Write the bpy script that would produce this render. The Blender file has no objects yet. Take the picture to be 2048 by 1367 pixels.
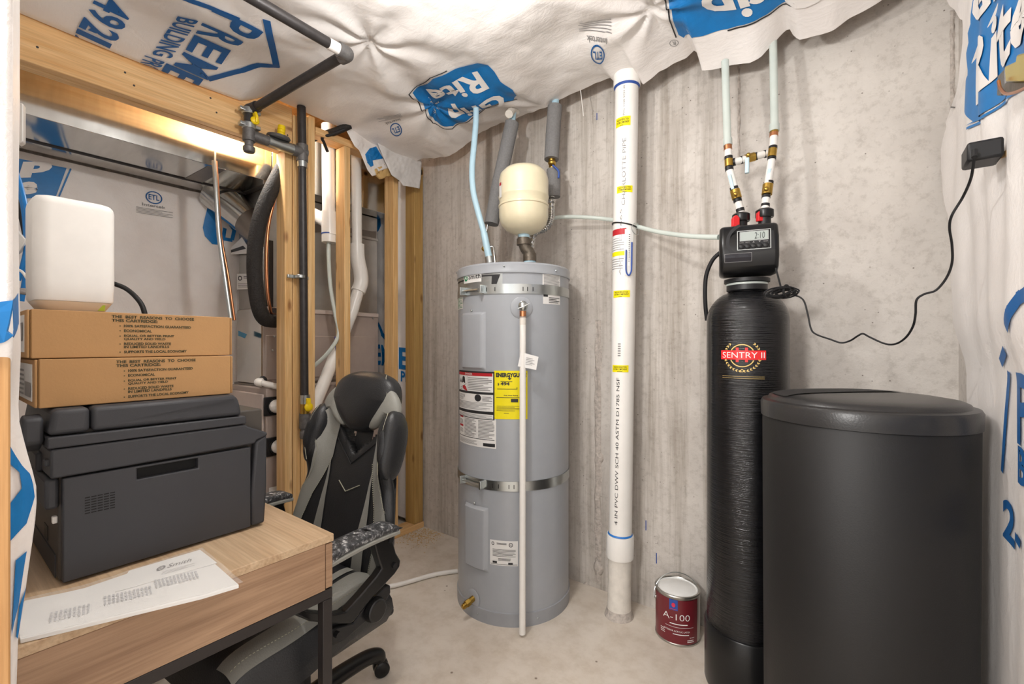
import bpy, bmesh, math, random
from mathutils import Vector, Matrix, noise
random.seed(7)
PI = math.pi
scene = bpy.context.scene
COL = scene.collection
# ------------------------------------------------------------------ camera geometry
F, CX, HY, HC = 905.0, 1024.0, 688.0, 1.22
YAW = math.radians(37.16)
S_, C_ = math.sin(YAW), math.cos(YAW)
def ray(px, py):
    u = (px-CX)/F
    return Vector((-S_+C_*u, C_+S_*u, (HY-py)/F))
EYE = Vector((0, 0, HC))
def at_d(px, py, d): return EYE+ray(px, py)*d
def at_x(px, py, X):
    r = ray(px, py); return EYE+r*(X/r.x)
def at_y(px, py, Y):
    r = ray(px, py); return EYE+r*(Y/r.y)
def at_z(px, py, Z):
    r = ray(px, py); return EYE+r*((Z-HC)/r.z)

cd = bpy.data.cameras.new('camera'); cam = bpy.data.objects.new('camera', cd); COL.objects.link(cam)
cam.location = EYE; cam.rotation_euler = (PI/2, 0, YAW)
cd.sensor_width = 36; cd.lens = F/2048*36; cd.shift_y = (HY-683.5)/2048; cd.clip_start = .02
scene.camera = cam
# ------------------------------------------------------------------ materials
def lin(h):
    h = h.lstrip('#'); out = []
    for i in (0, 2, 4):
        c = int(h[i:i+2], 16)/255
        out.append(c/12.92 if c <= .04045 else ((c+.055)/1.055)**2.4)
    return (*out, 1)
def nodes(name):
    m = bpy.data.materials.new(name); m.use_nodes = True
    nt = m.node_tree; b = nt.nodes['Principled BSDF']
    return m, nt, b
def N(nt, t, **kw):
    n = nt.nodes.new(t)
    for k, v in kw.items():
        if k in n.inputs.keys(): n.inputs[k].default_value = v
        else: setattr(n, k, v)
    return n
def mapped(nt, sc=(1, 1, 1)):
    tc = nt.nodes.new('ShaderNodeTexCoord'); mp = nt.nodes.new('ShaderNodeMapping')
    mp.inputs['Scale'].default_value = sc
    nt.links.new(tc.outputs['Object'], mp.inputs['Vector'])
    return mp.outputs['Vector']
def noise_tex(nt, sc=(1, 1, 1), scale=5, detail=4, rough=.55, dist=0):
    n = N(nt, 'ShaderNodeTexNoise', Scale=scale, Detail=detail, Roughness=rough, Distortion=dist)
    nt.links.new(mapped(nt, sc), n.inputs['Vector']); return n.outputs['Fac']
def ramp(nt, fac, stops):
    r = nt.nodes.new('ShaderNodeValToRGB'); e = r.color_ramp.elements
    while len(e) < len(stops): e.new(.5)
    for i, (p, c) in enumerate(stops):
        e[i].position = p; e[i].color = c if not isinstance(c, str) else lin(c)
    nt.links.new(fac, r.inputs['Fac']); return r.outputs['Color']
def mixc(nt, fac, a, b, mode='MIX'):
    m = nt.nodes.new('ShaderNodeMix'); m.data_type = 'RGBA'; m.blend_type = mode
    for s, v in ((m.inputs[0], fac), (m.inputs[6], a), (m.inputs[7], b)):
        if isinstance(v, bpy.types.NodeSocket): nt.links.new(v, s)
        else: s.default_value = lin(v) if isinstance(v, str) else v
    return m.outputs[2]
def bump(nt, b, h, strength=.3, dist=.01):
    n = N(nt, 'ShaderNodeBump', Strength=strength, Distance=dist)
    nt.links.new(h, n.inputs['Height']); nt.links.new(n.outputs['Normal'], b.inputs['Normal'])
def plain(name, col, rough=.5, metal=0., var=0., vs=20, bmp=0., bs=150, coat=0, spec=.5, trans=0, ior=1.45, bd=.003, alpha=1):
    m, nt, b = nodes(name)
    b.inputs['Roughness'].default_value = rough; b.inputs['Metallic'].default_value = metal
    b.inputs['Specular IOR Level'].default_value = spec; b.inputs['Coat Weight'].default_value = coat
    b.inputs['Transmission Weight'].default_value = trans; b.inputs['IOR'].default_value = ior
    b.inputs['Alpha'].default_value = alpha
    c = lin(col)
    f = noise_tex(nt, scale=vs)
    v = var or .03
    lo = tuple(x*(1-v) for x in c[:3])+(1,); hi = tuple(min(1, x*(1+v)) for x in c[:3])+(1,)
    nt.links.new(ramp(nt, f, [(.3, lo), (.7, hi)]), b.inputs['Base Color'])
    if bmp: bump(nt, b, noise_tex(nt, scale=bs, detail=3), bmp, bd)
    return m
def wood(name, axis, c1, c2, rough=.55, scale=1.0, knots=True):
    m, nt, b = nodes(name)
    sc = [26*scale]*3; sc[axis] = 1.1*scale
    f = noise_tex(nt, tuple(sc), scale=1.6, detail=6, rough=.6, dist=.6)
    col = ramp(nt, f, [(.3, c1), (.72, c2)])
    sc2 = [90*scale]*3; sc2[axis] = 3*scale
    f2 = noise_tex(nt, tuple(sc2), scale=2, detail=3)
    col = mixc(nt, .35, col, ramp(nt, f2, [(.35, (.55, .5, .45, 1)), (.6, (1, 1, 1, 1))]), 'MULTIPLY')
    if knots:
        v = N(nt, 'ShaderNodeTexVoronoi', Scale=1.0)
        s3 = [9]*3; s3[axis] = 3.2
        nt.links.new(mapped(nt, tuple(s3)), v.inputs['Vector'])
        k = ramp(nt, v.outputs['Distance'], [(.05, (.30, .17, .08, 1)), (.13, (1, 1, 1, 1))])
        col = mixc(nt, .8, col, k, 'MULTIPLY')
    nt.links.new(col, b.inputs['Base Color']); b.inputs['Roughness'].default_value = rough
    bump(nt, b, f2, .12, .002)
    return m
def concrete_wall():
    m, nt, b = nodes('poured_concrete')
    base = ramp(nt, noise_tex(nt, scale=2.2, detail=8, rough=.65), [(.3, '#bbb4ad'), (.7, '#d8d2cb')])
    st = noise_tex(nt, (13, 13, .55), scale=1.0, detail=6, rough=.7)
    streak = ramp(nt, st, [(.36, (.60, .57, .53, 1)), (.54, (1, 1, 1, 1))])
    # streaks where the form boards left marks: the stretch behind the white pipe
    tc = nt.nodes.new('ShaderNodeTexCoord'); sp = nt.nodes.new('ShaderNodeSeparateXYZ')
    nt.links.new(tc.outputs['Object'], sp.inputs[0])
    mr = N(nt, 'ShaderNodeMapRange'); mr.inputs[1].default_value = -.50; mr.inputs[2].default_value = -.36
    mr.inputs[3].default_value = .85; mr.inputs[4].default_value = .05
    nt.links.new(sp.outputs[0], mr.inputs[0])
    c = mixc(nt, mr.outputs[0], base, streak, 'MULTIPLY')
    c = mixc(nt, .5, c, ramp(nt, noise_tex(nt, scale=38, detail=5, rough=.7), [(.32, (.66, .64, .62, 1)), (.5, (1, 1, 1, 1))]), 'MULTIPLY')
    v = N(nt, 'ShaderNodeTexVoronoi', Scale=34.0); nt.links.new(mapped(nt, (1, 1, 1.0)), v.inputs['Vector'])
    pit = ramp(nt, v.outputs['Distance'], [(.05, (.30, .27, .25, 1)), (.11, (1, 1, 1, 1))])
    gate = ramp(nt, noise_tex(nt, scale=9, detail=2), [(.5, (0, 0, 0, 1)), (.58, (1, 1, 1, 1))])
    c = mixc(nt, gate, c, mixc(nt, 1.0, c, pit, 'MULTIPLY'))
    nt.links.new(c, b.inputs['Base Color']); b.inputs['Roughness'].default_value = .85
    bump(nt, b, noise_tex(nt, scale=45, detail=8, rough=.7), .45, .006)
    return m
def concrete_floor():
    m, nt, b = nodes('concrete_slab')
    c = ramp(nt, noise_tex(nt, scale=3, detail=7, rough=.6), [(.3, '#ccc0b1'), (.7, '#e3dacf')])
    c = mixc(nt, .4, c, ramp(nt, noise_tex(nt, scale=12, detail=6, rough=.7), [(.3, (.74, .69, .62, 1)), (.55, (1, 1, 1, 1))]), 'MULTIPLY')
    v = N(nt, 'ShaderNodeTexVoronoi', Scale=9.0); nt.links.new(mapped(nt), v.inputs['Vector'])
    c = mixc(nt, 1.0, c, ramp(nt, v.outputs['Distance'], [(.025, (.35, .3, .26, 1)), (.06, (1, 1, 1, 1))]), 'MULTIPLY')
    nt.links.new(c, b.inputs['Base Color']); b.inputs['Roughness'].default_value = .7
    bump(nt, b, noise_tex(nt, scale=30, detail=6), .2, .004)
    return m
def plastic_facing(name='insulation_facing', col='#e9e3df', k=1.0):
    m, nt, b = nodes(name)
    c = ramp(nt, noise_tex(nt, scale=3, detail=5), [(.3, col), (.7, '#f3efec')])
    nt.links.new(c, b.inputs['Base Color']); b.inputs['Roughness'].default_value = .42
    b.inputs['Specular IOR Level'].default_value = .4
    a = noise_tex(nt, (1, 1, 1), scale=14, detail=6, rough=.6, dist=1.2)
    w = noise_tex(nt, (4, 30, 30), scale=3, detail=3, dist=.5)
    ad = N(nt, 'ShaderNodeMath', operation='ADD'); nt.links.new(a, ad.inputs[0])
    ml = N(nt, 'ShaderNodeMath', operation='MULTIPLY'); nt.links.new(w, ml.inputs[0]); ml.inputs[1].default_value = .35
    nt.links.new(ml.outputs[0], ad.inputs[1])
    bump(nt, b, ad.outputs[0], .28*k, .010)
    return m
def wound_tank():
    m, nt, b = nodes('wound_fibre_tank')
    b.inputs['Base Color'].default_value = lin('#0c0c0d')
    nt.links.new(ramp(nt, noise_tex(nt, (3, 3, 60), scale=2), [(.3, '#08080a'), (.75, '#17171a')]), b.inputs['Base Color'])
    b.inputs['Roughness'].default_value = .08
    bump(nt, b, noise_tex(nt, (5, 5, 120), scale=2.2, detail=5), .42, .008)
    return m
def brushed(name, col='#c9ccce', rough=.22, sc=(2, 2, 2), s=.05):
    m, nt, b = nodes(name)
    f = noise_tex(nt, sc, scale=6, detail=5)
    c = lin(col); lo = tuple(x*.86 for x in c[:3])+(1,)
    nt.links.new(ramp(nt, f, [(.3, lo), (.7, c)]), b.inputs['Base Color'])
    b.inputs['Metallic'].default_value = 1; b.inputs['Roughness'].default_value = rough
    bump(nt, b, noise_tex(nt, scale=2.5, detail=2), s, .02)
    return m
def worn_leather():
    m, nt, b = nodes('cracked_leather')
    f = noise_tex(nt, scale=75, detail=6, rough=.7)
    nt.links.new(ramp(nt, f, [(.48, '#303133'), (.57, '#66676a'), (.66, '#d8d8d6')]), b.inputs['Base Color'])
    b.inputs['Roughness'].default_value = .5
    bump(nt, b, f, .4, .004); return m

MAT = dict(
 concrete=concrete_wall(), floor=concrete_floor(), facing=plastic_facing(), facing_dull=plastic_facing('insulation_facing_back', '#e0d8d3', .9),
 facing_grey=plastic_facing('facing_reverse', '#cfccca', .6),
 studY=wood('pine_along_y', 1, '#d9a669', '#efca94'), studZ=wood('pine_upright', 2, '#d8a768', '#f0cd97'), studX=wood('pine_along_x', 0, '#d9a669', '#efca94'),
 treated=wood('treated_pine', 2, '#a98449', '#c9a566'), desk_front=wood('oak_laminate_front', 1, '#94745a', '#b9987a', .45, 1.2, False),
 desk_top=wood('oak_laminate_top', 0, '#bb9c7a', '#d8bf9f', .4, 1.0, False), jambwood=wood('jamb_oak', 2, '#b98650', '#d4a771', .5, 1, False),
 blue=plain('blue_print', '#1374b8', .45, var=.08, vs=30), darkblue=plain('dark_blue_print', '#1f5f9e', .45), white_print=plain('white_print', '#ebe6e2', .45),
 black_print=plain('black_print', '#2a2a2c', .5), pale_print=plain('pale_print', '#c4c5c8', .6), grey_print=plain('grey_print', '#8a8888', .5), red_print=plain('red_print', '#b5202a', .5), green_print=plain('green_print', '#1d8a5b', .5),
 olive_print=plain('olive_print', '#3c3a22', .6), yellow=plain('yellow_label', '#f0e000', .5), gold=plain('gold_print', '#d3b56e', .4), paper=plain('label_paper', '#e6e5e3', .5),
 pink_print=plain('pink_print', '#d03050', .5),
 iron=plain('black_iron', '#3d3a3a', .42, .35, .15, 40, .15), iron_grey=plain('grey_iron', '#6e6c6b', .5, .5, .2, 60, .25), zinc=brushed('zinc', '#c3c8c8', .28),
 galv=brushed('galvanised_sheet', '#d3d3d0', .13, (1, 6, 1), .12), galv_dull=brushed('galvanised_dull', '#bdbcb9', .3), foil=brushed('foil_tape', '#8e8781', .42),
 greige=plain('greige_enamel', '#a89a92', .38, 0, .04), greige_light=plain('greige_panel', '#c3b5ad', .4), 
 black=plain('black_plastic', '#1c1c1e', .45), satin=plain('satin_black', '#141415', .3), matte=plain('matte_black', '#101010', .7), rubber=plain('black_rubber', '#18181a', .6),
 foamblack=plain('black_foam', '#2a2725', .8, 0, .2, 60, .8, 120, bd=.006), foamgrey=plain('grey_foam', '#7d7c7c', .85, 0, .1, 120, .6, 260),
 copper=plain('copper', '#c98a63', .3, 1, .1), brass=plain('brass', '#b9974a', .3, 1, .15, 40), pvc=plain('white_pvc', '#ece9e4', .3, 0, .02), pvc_dirty=plain('dusty_pvc', '#dcd6cd', .6, 0, .08, 30, .3, 90),
 pexblue=plain('pale_blue_tube', '#b3d3e2', .35), clear=plain('clear_tube', '#e3ece6', .25, trans=.35), purple=plain('purple_primer', '#4a4aa8', .5), bluecement=plain('blue_cement', '#2a78c8', .4),
 heater=plain('heater_grey', '#a3a7ad', .33, 0, .02, coat=.2), heater_trim=plain('heater_trim', '#9a9da2', .38), cream=plain('cream_enamel', '#e0d6b8', .28, coat=.3),
 corr=brushed('corrugated_steel', '#d8d8d6', .2), gunmetal=plain('gunmetal_fitting', '#6a6258', .45, .8, .25, 50, .3), tankblack=wound_tank(), brine=plain('brine_plastic', '#161515', .55, 0, .06, 4, .12, 300),
 lid=plain('lid_plastic', '#2c2b2b', .32, 0, .1, 5, .12, 220), lidtex=plain('lid_texture', '#2b2b2b', .65, 0, .1, 60, .8, 400), lcd=plain('lcd_glass', '#a9b2ae', .3), 
 red=plain('red_plastic', '#e02a2e', .4), dark_window=plain('dark_window', '#17161f', .25), printer=plain('printer_plastic', '#3b3c40', .5, 0, .03, 6, .12, 900), printer_dark=plain('printer_dark', '#17171a', .5),
 printer_side=plain('printer_side', '#4c4742', .5), card=plain('cardboard', '#b38a5c', .75, 0, .05, 8, .1, 200), card_edge=plain('cardboard_edge', '#8a643a', .85), router=plain('router_white', '#eae8e4', .35), router_base=plain('router_base', '#d8c9b4', .4),
 lime=plain('lime_window', '#b7d24a', .4), leather=plain('black_leather', '#262729', .34, 0, .08, 12, .25, 260), greyleather=plain('grey_leather', '#8e8e88', .45, 0, .05, 12, .25, 260), stitch=plain('stitching', '#a8a694', .7),
 worn=worn_leather(), steel_black=plain('black_steel', '#2a2524', .45), tin=brushed('tin', '#bfbdb8', .3), canred=plain('can_red', '#6d2028', .35, coat=.2), sleeve=plain('clear_sleeve', '#f4f1ee', .12, alpha=.22),
 page=plain('paper_sheet', '#eeeeec', .6), bluecable=plain('blue_cable', '#1f7ac4', .4), yellowzinc=brushed('yellow_zinc', '#d8c43c', .25), chips=plain('wood_chips', '#d8b57c', .8), tape=plain('blue_tape', '#2b7fa6', .5),
 valveyellow=plain('yellow_handle', '#f0cf10', .4), mortar=plain('mortar_ridge', '#b9b0a8', .9, 0, .2, 60, .8, 60, bd=.01), cable=plain('grey_cable', '#8f8a88', .5), ink_blue=plain('blue_marker', '#2d4f9c', .5), handleblue=plain('valve_handle_blue', '#c3dbe4', .4), tan=plain('kraft', '#c9a56b', .7),
)
# ------------------------------------------------------------------ mesh helpers
def B(): return bmesh.new()
def box(bm, x0, y0, z0, x1, y1, z1, mi=0, M=None):
    vs = [bm.verts.new((x, y, z)) for z in (z0, z1) for y in (y0, y1) for x in (x0, x1)]
    if M is not None:
        for v in vs: v.co = M @ v.co
    for f in ((0, 2, 3, 1), (4, 5, 7, 6), (0, 1, 5, 4), (2, 6, 7, 3), (0, 4, 6, 2), (1, 3, 7, 5)):
        bm.faces.new([vs[i] for i in f]).material_index = mi
    return bm
def smooth_path(pts, n=8):
    P = [Vector(p) for p in pts]
    if len(P) < 3: return P
    out = []
    for i in range(len(P)-1):
        p0, p1, p2, p3 = P[max(i-1, 0)], P[i], P[i+1], P[min(i+2, len(P)-1)]
        for k in range(n):
            t = k/n
            out.append(.5*((2*p1)+(p2-p0)*t+(2*p0-5*p1+4*p2-p3)*t*t+(3*p1-p0-3*p2+p3)*t**3))
    return out+[P[-1]]
def tube(bm, pts, r, seg=12, smooth=0, mi=0, caps=True, closed=False, flat=None):
    P = smooth_path(pts, smooth) if smooth else [Vector(p) for p in pts]
    n = len(P)
    rr = r if callable(r) else (lambda t: r)
    up = None; rings = []
    for i, p in enumerate(P):
        if closed: t = P[(i+1) % n]-P[(i-1) % n]
        else: t = P[min(i+1, n-1)]-P[max(i-1, 0)]
        t.normalize()
        if up is None:
            up = Vector((0, 0, 1)) if abs(t.z) < .9 else Vector((1, 0, 0))
        up = (up-t*up.dot(t)).normalized(); b = t.cross(up)
        R = rr(i/max(n-1, 1)); ring = []
        for k in range(seg):
            a = 2*PI*k/seg
            if flat: q = up*(math.copysign(abs(math.cos(a))**.5, math.cos(a))*flat[0])+b*(math.copysign(abs(math.sin(a))**.5, math.sin(a))*flat[1])
            else: q = (up*math.cos(a)+b*math.sin(a))*R
            ring.append(bm.verts.new(p+q))
        rings.append(ring)
    m = n if closed else n-1
    for i in range(m):
        A, Bq = rings[i], rings[(i+1) % n]
        for k in range(seg):
            bm.faces.new((A[k], A[(k+1) % seg], Bq[(k+1) % seg], Bq[k])).material_index = mi
    if caps and not closed:
        bm.faces.new(rings[0][::-1]).material_index = mi; bm.faces.new(rings[-1]).material_index = mi
    return bm
def cyl(bm, p0, p1, r, r2=None, seg=24, mi=0):
    r2 = r if r2 is None else r2
    return tube(bm, [p0, p1], lambda t: r+(r2-r)*t, seg, mi=mi)
def lathe(bm, prof, c=(0, 0, 0), axis=(0, 0, 1), seg=48, mi=0):
    ax = Vector(axis).normalized(); c = Vector(c)
    u = Vector((1, 0, 0)) if abs(ax.x) < .9 else Vector((0, 1, 0))
    u = (u-ax*u.dot(ax)).normalized(); w = ax.cross(u); prev = None
    for r, z in prof:
        if r < 1e-6: ring = [bm.verts.new(c+ax*z)]
        else: ring = [bm.verts.new(c+ax*z+(u*math.cos(2*PI*k/seg)+w*math.sin(2*PI*k/seg))*r) for k in range(seg)]
        if prev is not None:
            if len(prev) == 1 and len(ring) == 1: pass
            elif len(prev) == 1:
                for k in range(seg): bm.faces.new((prev[0], ring[k], ring[(k+1) % seg])).material_index = mi
            elif len(ring) == 1:
                for k in range(seg): bm.faces.new((prev[k], prev[(k+1) % seg], ring[0])).material_index = mi
            else:
                for k in range(seg): bm.faces.new((prev[k], prev[(k+1) % seg], ring[(k+1) % seg], ring[k])).material_index = mi
        prev = ring
    return bm
def sphere(bm, c, r, seg=16, sq=(1, 1, 1)):
    n = 10; c = Vector(c)
    b2 = lathe(B(), [(r*math.sin(PI*i/n), -r*math.cos(PI*i/n)) for i in range(n+1)], seg=seg)
    for v in b2.verts: v.co = Vector((v.co.x*sq[0], v.co.y*sq[1], v.co.z*sq[2]))+c
    merge(bm, b2); return bm
def merge(bm, b2):
    me = bpy.data.meshes.new('tmp'); b2.to_mesh(me); b2.free(); bm.from_mesh(me); bpy.data.meshes.remove(me); return bm
def grid(bm, nu, nv, fn, skip=None, mi=0):
    V = {}
    def g(i, j):
        if (i, j) not in V: V[i, j] = bm.verts.new(fn(i/nu, j/nv))
        return V[i, j]
    for i in range(nu):
        for j in range(nv):
            if skip and skip((i+.5)/nu, (j+.5)/nv): continue
            bm.faces.new((g(i, j), g(i+1, j), g(i+1, j+1), g(i, j+1))).material_index = mi
    return bm
def prism(bm, pts, vec, mi=0):
    vec = Vector(vec); a = [bm.verts.new(Vector(p)) for p in pts]; b = [bm.verts.new(Vector(p)+vec) for p in pts]; n = len(a)
    fs = [bm.faces.new(a[::-1]), bm.faces.new(b)]
    for i in range(n): fs.append(bm.faces.new((a[i], a[(i+1) % n], b[(i+1) % n], b[i])))
    for f in fs: f.material_index = mi
    return bm
def pillow(bm, outline, tf, tb, fn, rings=9, p=2.4, mi=0):
    cx = sum(a for a, b in outline)/len(outline); cy = sum(b for a, b in outline)/len(outline); n = len(outline)
    for sgn, T in ((1, tf), (-1, tb)):
        prev = None
        for k in range(rings+1):
            r = 1-(k/rings)**1.6 if k < rings else 0
            c = sgn*T*(max(0, 1-r**p))**(1/p)
            if r < 1e-6: ring = [bm.verts.new(fn(cx, cy, c))]
            else: ring = [bm.verts.new(fn(cx+(a-cx)*r, cy+(b-cy)*r, c)) for a, b in outline]
            if prev:
                for i in range(n):
                    j = (i+1) % n
                    if len(ring) == 1: bm.faces.new((prev[i], prev[j], ring[0]))
                    else: bm.faces.new((prev[i], prev[j], ring[j], ring[i]))
            prev = ring
    bmesh.ops.remove_doubles(bm, verts=bm.verts, dist=1e-5)
    return bm
def loop_smooth(pts, n=6):
    P = [Vector((a, b, 0)) for a, b in pts]; m = len(P); out = []
    for i in range(m):
        p0, p1, p2, p3 = P[i-1], P[i], P[(i+1) % m], P[(i+2) % m]
        for k in range(n):
            t = k/n; q = .5*((2*p1)+(p2-p0)*t+(2*p0-5*p1+4*p2-p3)*t*t+(3*p1-p0-3*p2+p3)*t**3)
            out.append((q.x, q.y))
    return out
# ------------------------------------------------------------------ objects
def mk(name, bm, mats, parent=None, bevel=0, smooth=40, seg=2, recalc=True):
    if recalc: bmesh.ops.recalc_face_normals(bm, faces=bm.faces)
    me = bpy.data.meshes.new(name); bm.to_mesh(me); bm.free()
    for m in (mats if isinstance(mats, (list, tuple)) else [mats]): me.materials.append(MAT[m])
    if smooth:
        me.polygons.foreach_set('use_smooth', [True]*len(me.polygons)); me.set_sharp_from_angle(angle=math.radians(smooth))
    o = bpy.data.objects.new(name, me); COL.objects.link(o)
    if parent is not None:
        o.parent = parent
        if parent.type == 'EMPTY' and not parent.get('_loc'): o.matrix_parent_inverse = Matrix.Translation(-parent.location)
    if bevel:
        md = o.modifiers.new('bevel', 'BEVEL'); md.width = bevel; md.segments = seg; md.limit_method = 'ANGLE'; md.angle_limit = math.radians(35)
    return o
def tag(o, label, cat, group=None, kind=None):
    o['label'] = label; o['category'] = cat
    if group: o['group'] = group
    if kind: o['kind'] = kind
    return o
def thing(name, label, cat, loc=(0, 0, 0), group=None):
    o = bpy.data.objects.new(name, None); COL.objects.link(o); o.location = loc; o.empty_display_size = .05
    return tag(o, label, cat, group)
def struct(name, bm, mat, label=None, **kw):
    o = mk(name, bm, mat, **kw); o['kind'] = 'structure'
    if label: o['label'] = label
    return o
# ------------------------------------------------------------------ prints and lettering
def text_bm(s, bold=0., shear=0., space=1.):
    cu = bpy.data.curves.new('t', 'FONT'); cu.body = s; cu.size = 1; cu.offset = bold; cu.shear = shear; cu.space_character = space
    cu.resolution_u = 3; cu.fill_mode = 'FRONT'
    o = bpy.data.objects.new('t', cu); me = bpy.data.meshes.new_from_object(o)
    b = B(); b.from_mesh(me); bpy.data.objects.remove(o); bpy.data.meshes.remove(me); bpy.data.curves.remove(cu)
    xs = [v.co.x for v in b.verts]; ys = [v.co.y for v in b.verts]
    x0, x1, y0, y1 = min(xs), max(xs), min(ys), max(ys)
    for v in b.verts: v.co = Vector(((v.co.x-x0)/(x1-x0), (v.co.y-y0)/(y1-y0), 0))
    return b
MX = [.015]
def lay(bm, b2, fn, mx=None, mi=0, keep=None):
    mx = min(mx or 9, MX[0])
    for _ in range(6):
        P = {v: fn(v.co.x, v.co.y) for v in b2.verts}
        L = [e for e in b2.edges if (P[e.verts[0]]-P[e.verts[1]]).length > mx]
        if not L: break
        bmesh.ops.subdivide_edges(b2, edges=L, cuts=1)
        bmesh.ops.triangulate(b2, faces=[f for f in b2.faces if len(f.verts) > 4])
    for v in b2.verts: v.co = fn(v.co.x, v.co.y)
    if keep:
        for co, no in keep: bmesh.ops.bisect_plane(b2, geom=b2.verts[:]+b2.edges[:]+b2.faces[:], plane_co=co, plane_no=no, clear_outer=True)
    for f in b2.faces: f.material_index = mi
    return merge(bm, b2)
def text(bm, s, fn, bold=0., shear=0., mx=None, mi=0, keep=None, space=1.): return lay(bm, text_bm(s, bold, shear, space), fn, mx, mi, keep)
def poly(bm, pts, fn, mx=None, mi=0, keep=None):
    b2 = B(); f = b2.faces.new([b2.verts.new((a, b, 0)) for a, b in pts]); bmesh.ops.triangulate(b2, faces=[f]); return lay(bm, b2, fn, mx, mi, keep)
def rect(bm, u0, v0, u1, v1, fn, mx=None, mi=0): return poly(bm, [(u0, v0), (u1, v0), (u1, v1), (u0, v1)], fn, mx, mi)
def lines(bm, u0, v0, u1, v1, n, fn, mi=0, fill=.45, mx=None):
    h = (v1-v0)/n
    for i in range(n):
        e = u1-(u1-u0)*random.choice((0, 0, .05, .12, .3)); y = v0+i*h; rect(bm, u0, y, e, y+h*fill, fn, mx, mi)
def ring(bm, cu, cv, ru, rv, w, fn, mi=0, n=24, a0=0, a1=2*PI, mx=None):
    for i in range(n):
        a, b = a0+(a1-a0)*i/n, a0+(a1-a0)*(i+1)/n
        poly(bm, [(cu+ru*math.cos(a), cv+rv*math.sin(a)), (cu+ru*math.cos(b), cv+rv*math.sin(b)), (cu+ru*(1-w)*math.cos(b), cv+rv*(1-w)*math.sin(b)), (cu+ru*(1-w)*math.cos(a), cv+rv*(1-w)*math.sin(a))], fn, mx, mi)
def disc(bm, cu, cv, ru, rv, fn, mi=0, n=20): poly(bm, [(cu+ru*math.cos(2*PI*i/n), cv+rv*math.sin(2*PI*i/n)) for i in range(n)], fn, .05, mi)
def strip(bm, pts, w, fn, mi=0, mx=None, keep=None):
    P = [Vector((a, b)) for a, b in pts]
    for i in range(len(P)-1):
        t = (P[i+1]-P[i]); n = Vector((-t.y, t.x)).normalized()*w/2; e = t.normalized()*w*.3
        poly(bm, [P[i]-n-e, P[i+1]-n+e, P[i+1]+n+e, P[i]+n-e], fn, mx, mi, keep)
def aff(O, U, V):
    O, U, V = Vector(O), Vector(U), Vector(V)
    return lambda u, v: O+(U-O)*u+(V-O)*v
def affp(O, E, T):   # the same, in picture points that a further function lays onto a surface
    return lambda u, v: (O[0]+(E[0]-O[0])*u+(T[0]-O[0])*v, O[1]+(E[1]-O[1])*u+(T[1]-O[1])*v)
def sstep(a, b, x):
    t = min(1, max(0, (x-a)/(b-a))); return t*t*(3-2*t)
def interp(tab, x):
    if x <= tab[0][0]: return tab[0][1]
    for (a, va), (b, vb) in zip(tab, tab[1:]):
        if x <= b: return va+(vb-va)*(x-a)/(b-a)
    return tab[-1][1]
def cylmap(cx, cy, R, th0, th1, z0, z1):
    return lambda u, v: Vector((cx+R*math.cos(th0+(th1-th0)*u), cy+R*math.sin(th0+(th1-th0)*u), z0+(z1-z0)*v))
def cyl_hit(cx, cy, R, px, py):
    r = ray(px, py); a = r.x**2+r.y**2; b = -2*(r.x*cx+r.y*cy); c = cx*cx+cy*cy-R*R
    D = max(b*b-4*a*c, 0); d = (-b-math.sqrt(D))/(2*a)
    return math.atan2(r.y*d-cy, r.x*d-cx), HC+r.z*d
def cylpx(cx, cy, R, l, t, r, b, ymid=None):   # a patch of a cylinder between picture columns l..r and rows t..b
    th0, _ = cyl_hit(cx, cy, R, l, t); th1, _ = cyl_hit(cx, cy, R, r, t)
    m = (l+r)/2; _, z1 = cyl_hit(cx, cy, R, m, t); _, z0 = cyl_hit(cx, cy, R, m, b)
    return cylmap(cx, cy, R, th0, th1, z0, z1)
# ================================================================== THE ROOM
YB, XR, XL = 2.06, .27, -2.30
struct('floor', box(B(), -3.2, -2.4, -.06, .9, 2.2, 0), 'floor', 'pale concrete slab floor')
wb = struct('wall_back', box(B(), -3.2, YB, 0, .42, 2.2, 2.62), 'concrete', 'poured concrete foundation wall behind the tanks')
def ridge(px, y0, y1, w, h):
    bm = B(); n = 40
    a, b = at_y(px, y0, YB), at_y(px, y1, YB)
    def fn(u, v):
        k = v*11+px; x = a.x+(u-.5)*w*(1+.7*noise.noise((k, u*3, 1)))
        dep = h*(1-(2*u-1)**2)*max(0, .5+.9*noise.noise((k*1.3, u*2, 5)))
        return Vector((x, YB-.0005-dep, a.z+(b.z-a.z)*v))
    return mk('mortar_seam', grid(bm, 6, n*2, fn), 'mortar', wb)
ridge(1196, 640, 1165, .035, .012); ridge(1478, 118, 330, .01, .006); ridge(1012, 250, 520, .02, .003); ridge(1905, 20, 230, .012, .006)
bm = B()
for px, py, r in ((1197, 1135, .028), (1200, 915, .02), (1172, 1170, .014)): sphere(bm, at_y(px, py, YB), r, 12, (1, .5, 1.3))
mk('mortar_lump', bm, 'mortar', wb)
bm = B()
for px, y0, y1 in ((1313, 1105, 1126), (1292, 1040, 1060), (1194, 226, 240)):
    a, b = at_y(px, y0, YB), at_y(px, y1, YB); box(bm, a.x-.002, YB-.001, b.z, a.x+.002, YB, a.z)
mk('marker_line', bm, 'ink_blue', wb, label='blue marker line') if False else mk('marker_line', bm, 'ink_blue', wb)
struct('wall_right', box(B(), XR, -.12, 0, .42, 2.2, 2.62), 'concrete')
struct('wall_left', box(B(), -3.2, -.07, 0, -3.05, 2.2, 2.62), 'concrete', 'foundation wall behind the furnace')
struct('wall_front', box(B(), -3.2, -.07, 0, -.80, .05, 2.34), 'facing_grey')
struct('ceiling', box(B(), -3.2, -.75, 2.62, .42, 2.2, 2.7), 'studX')
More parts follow.
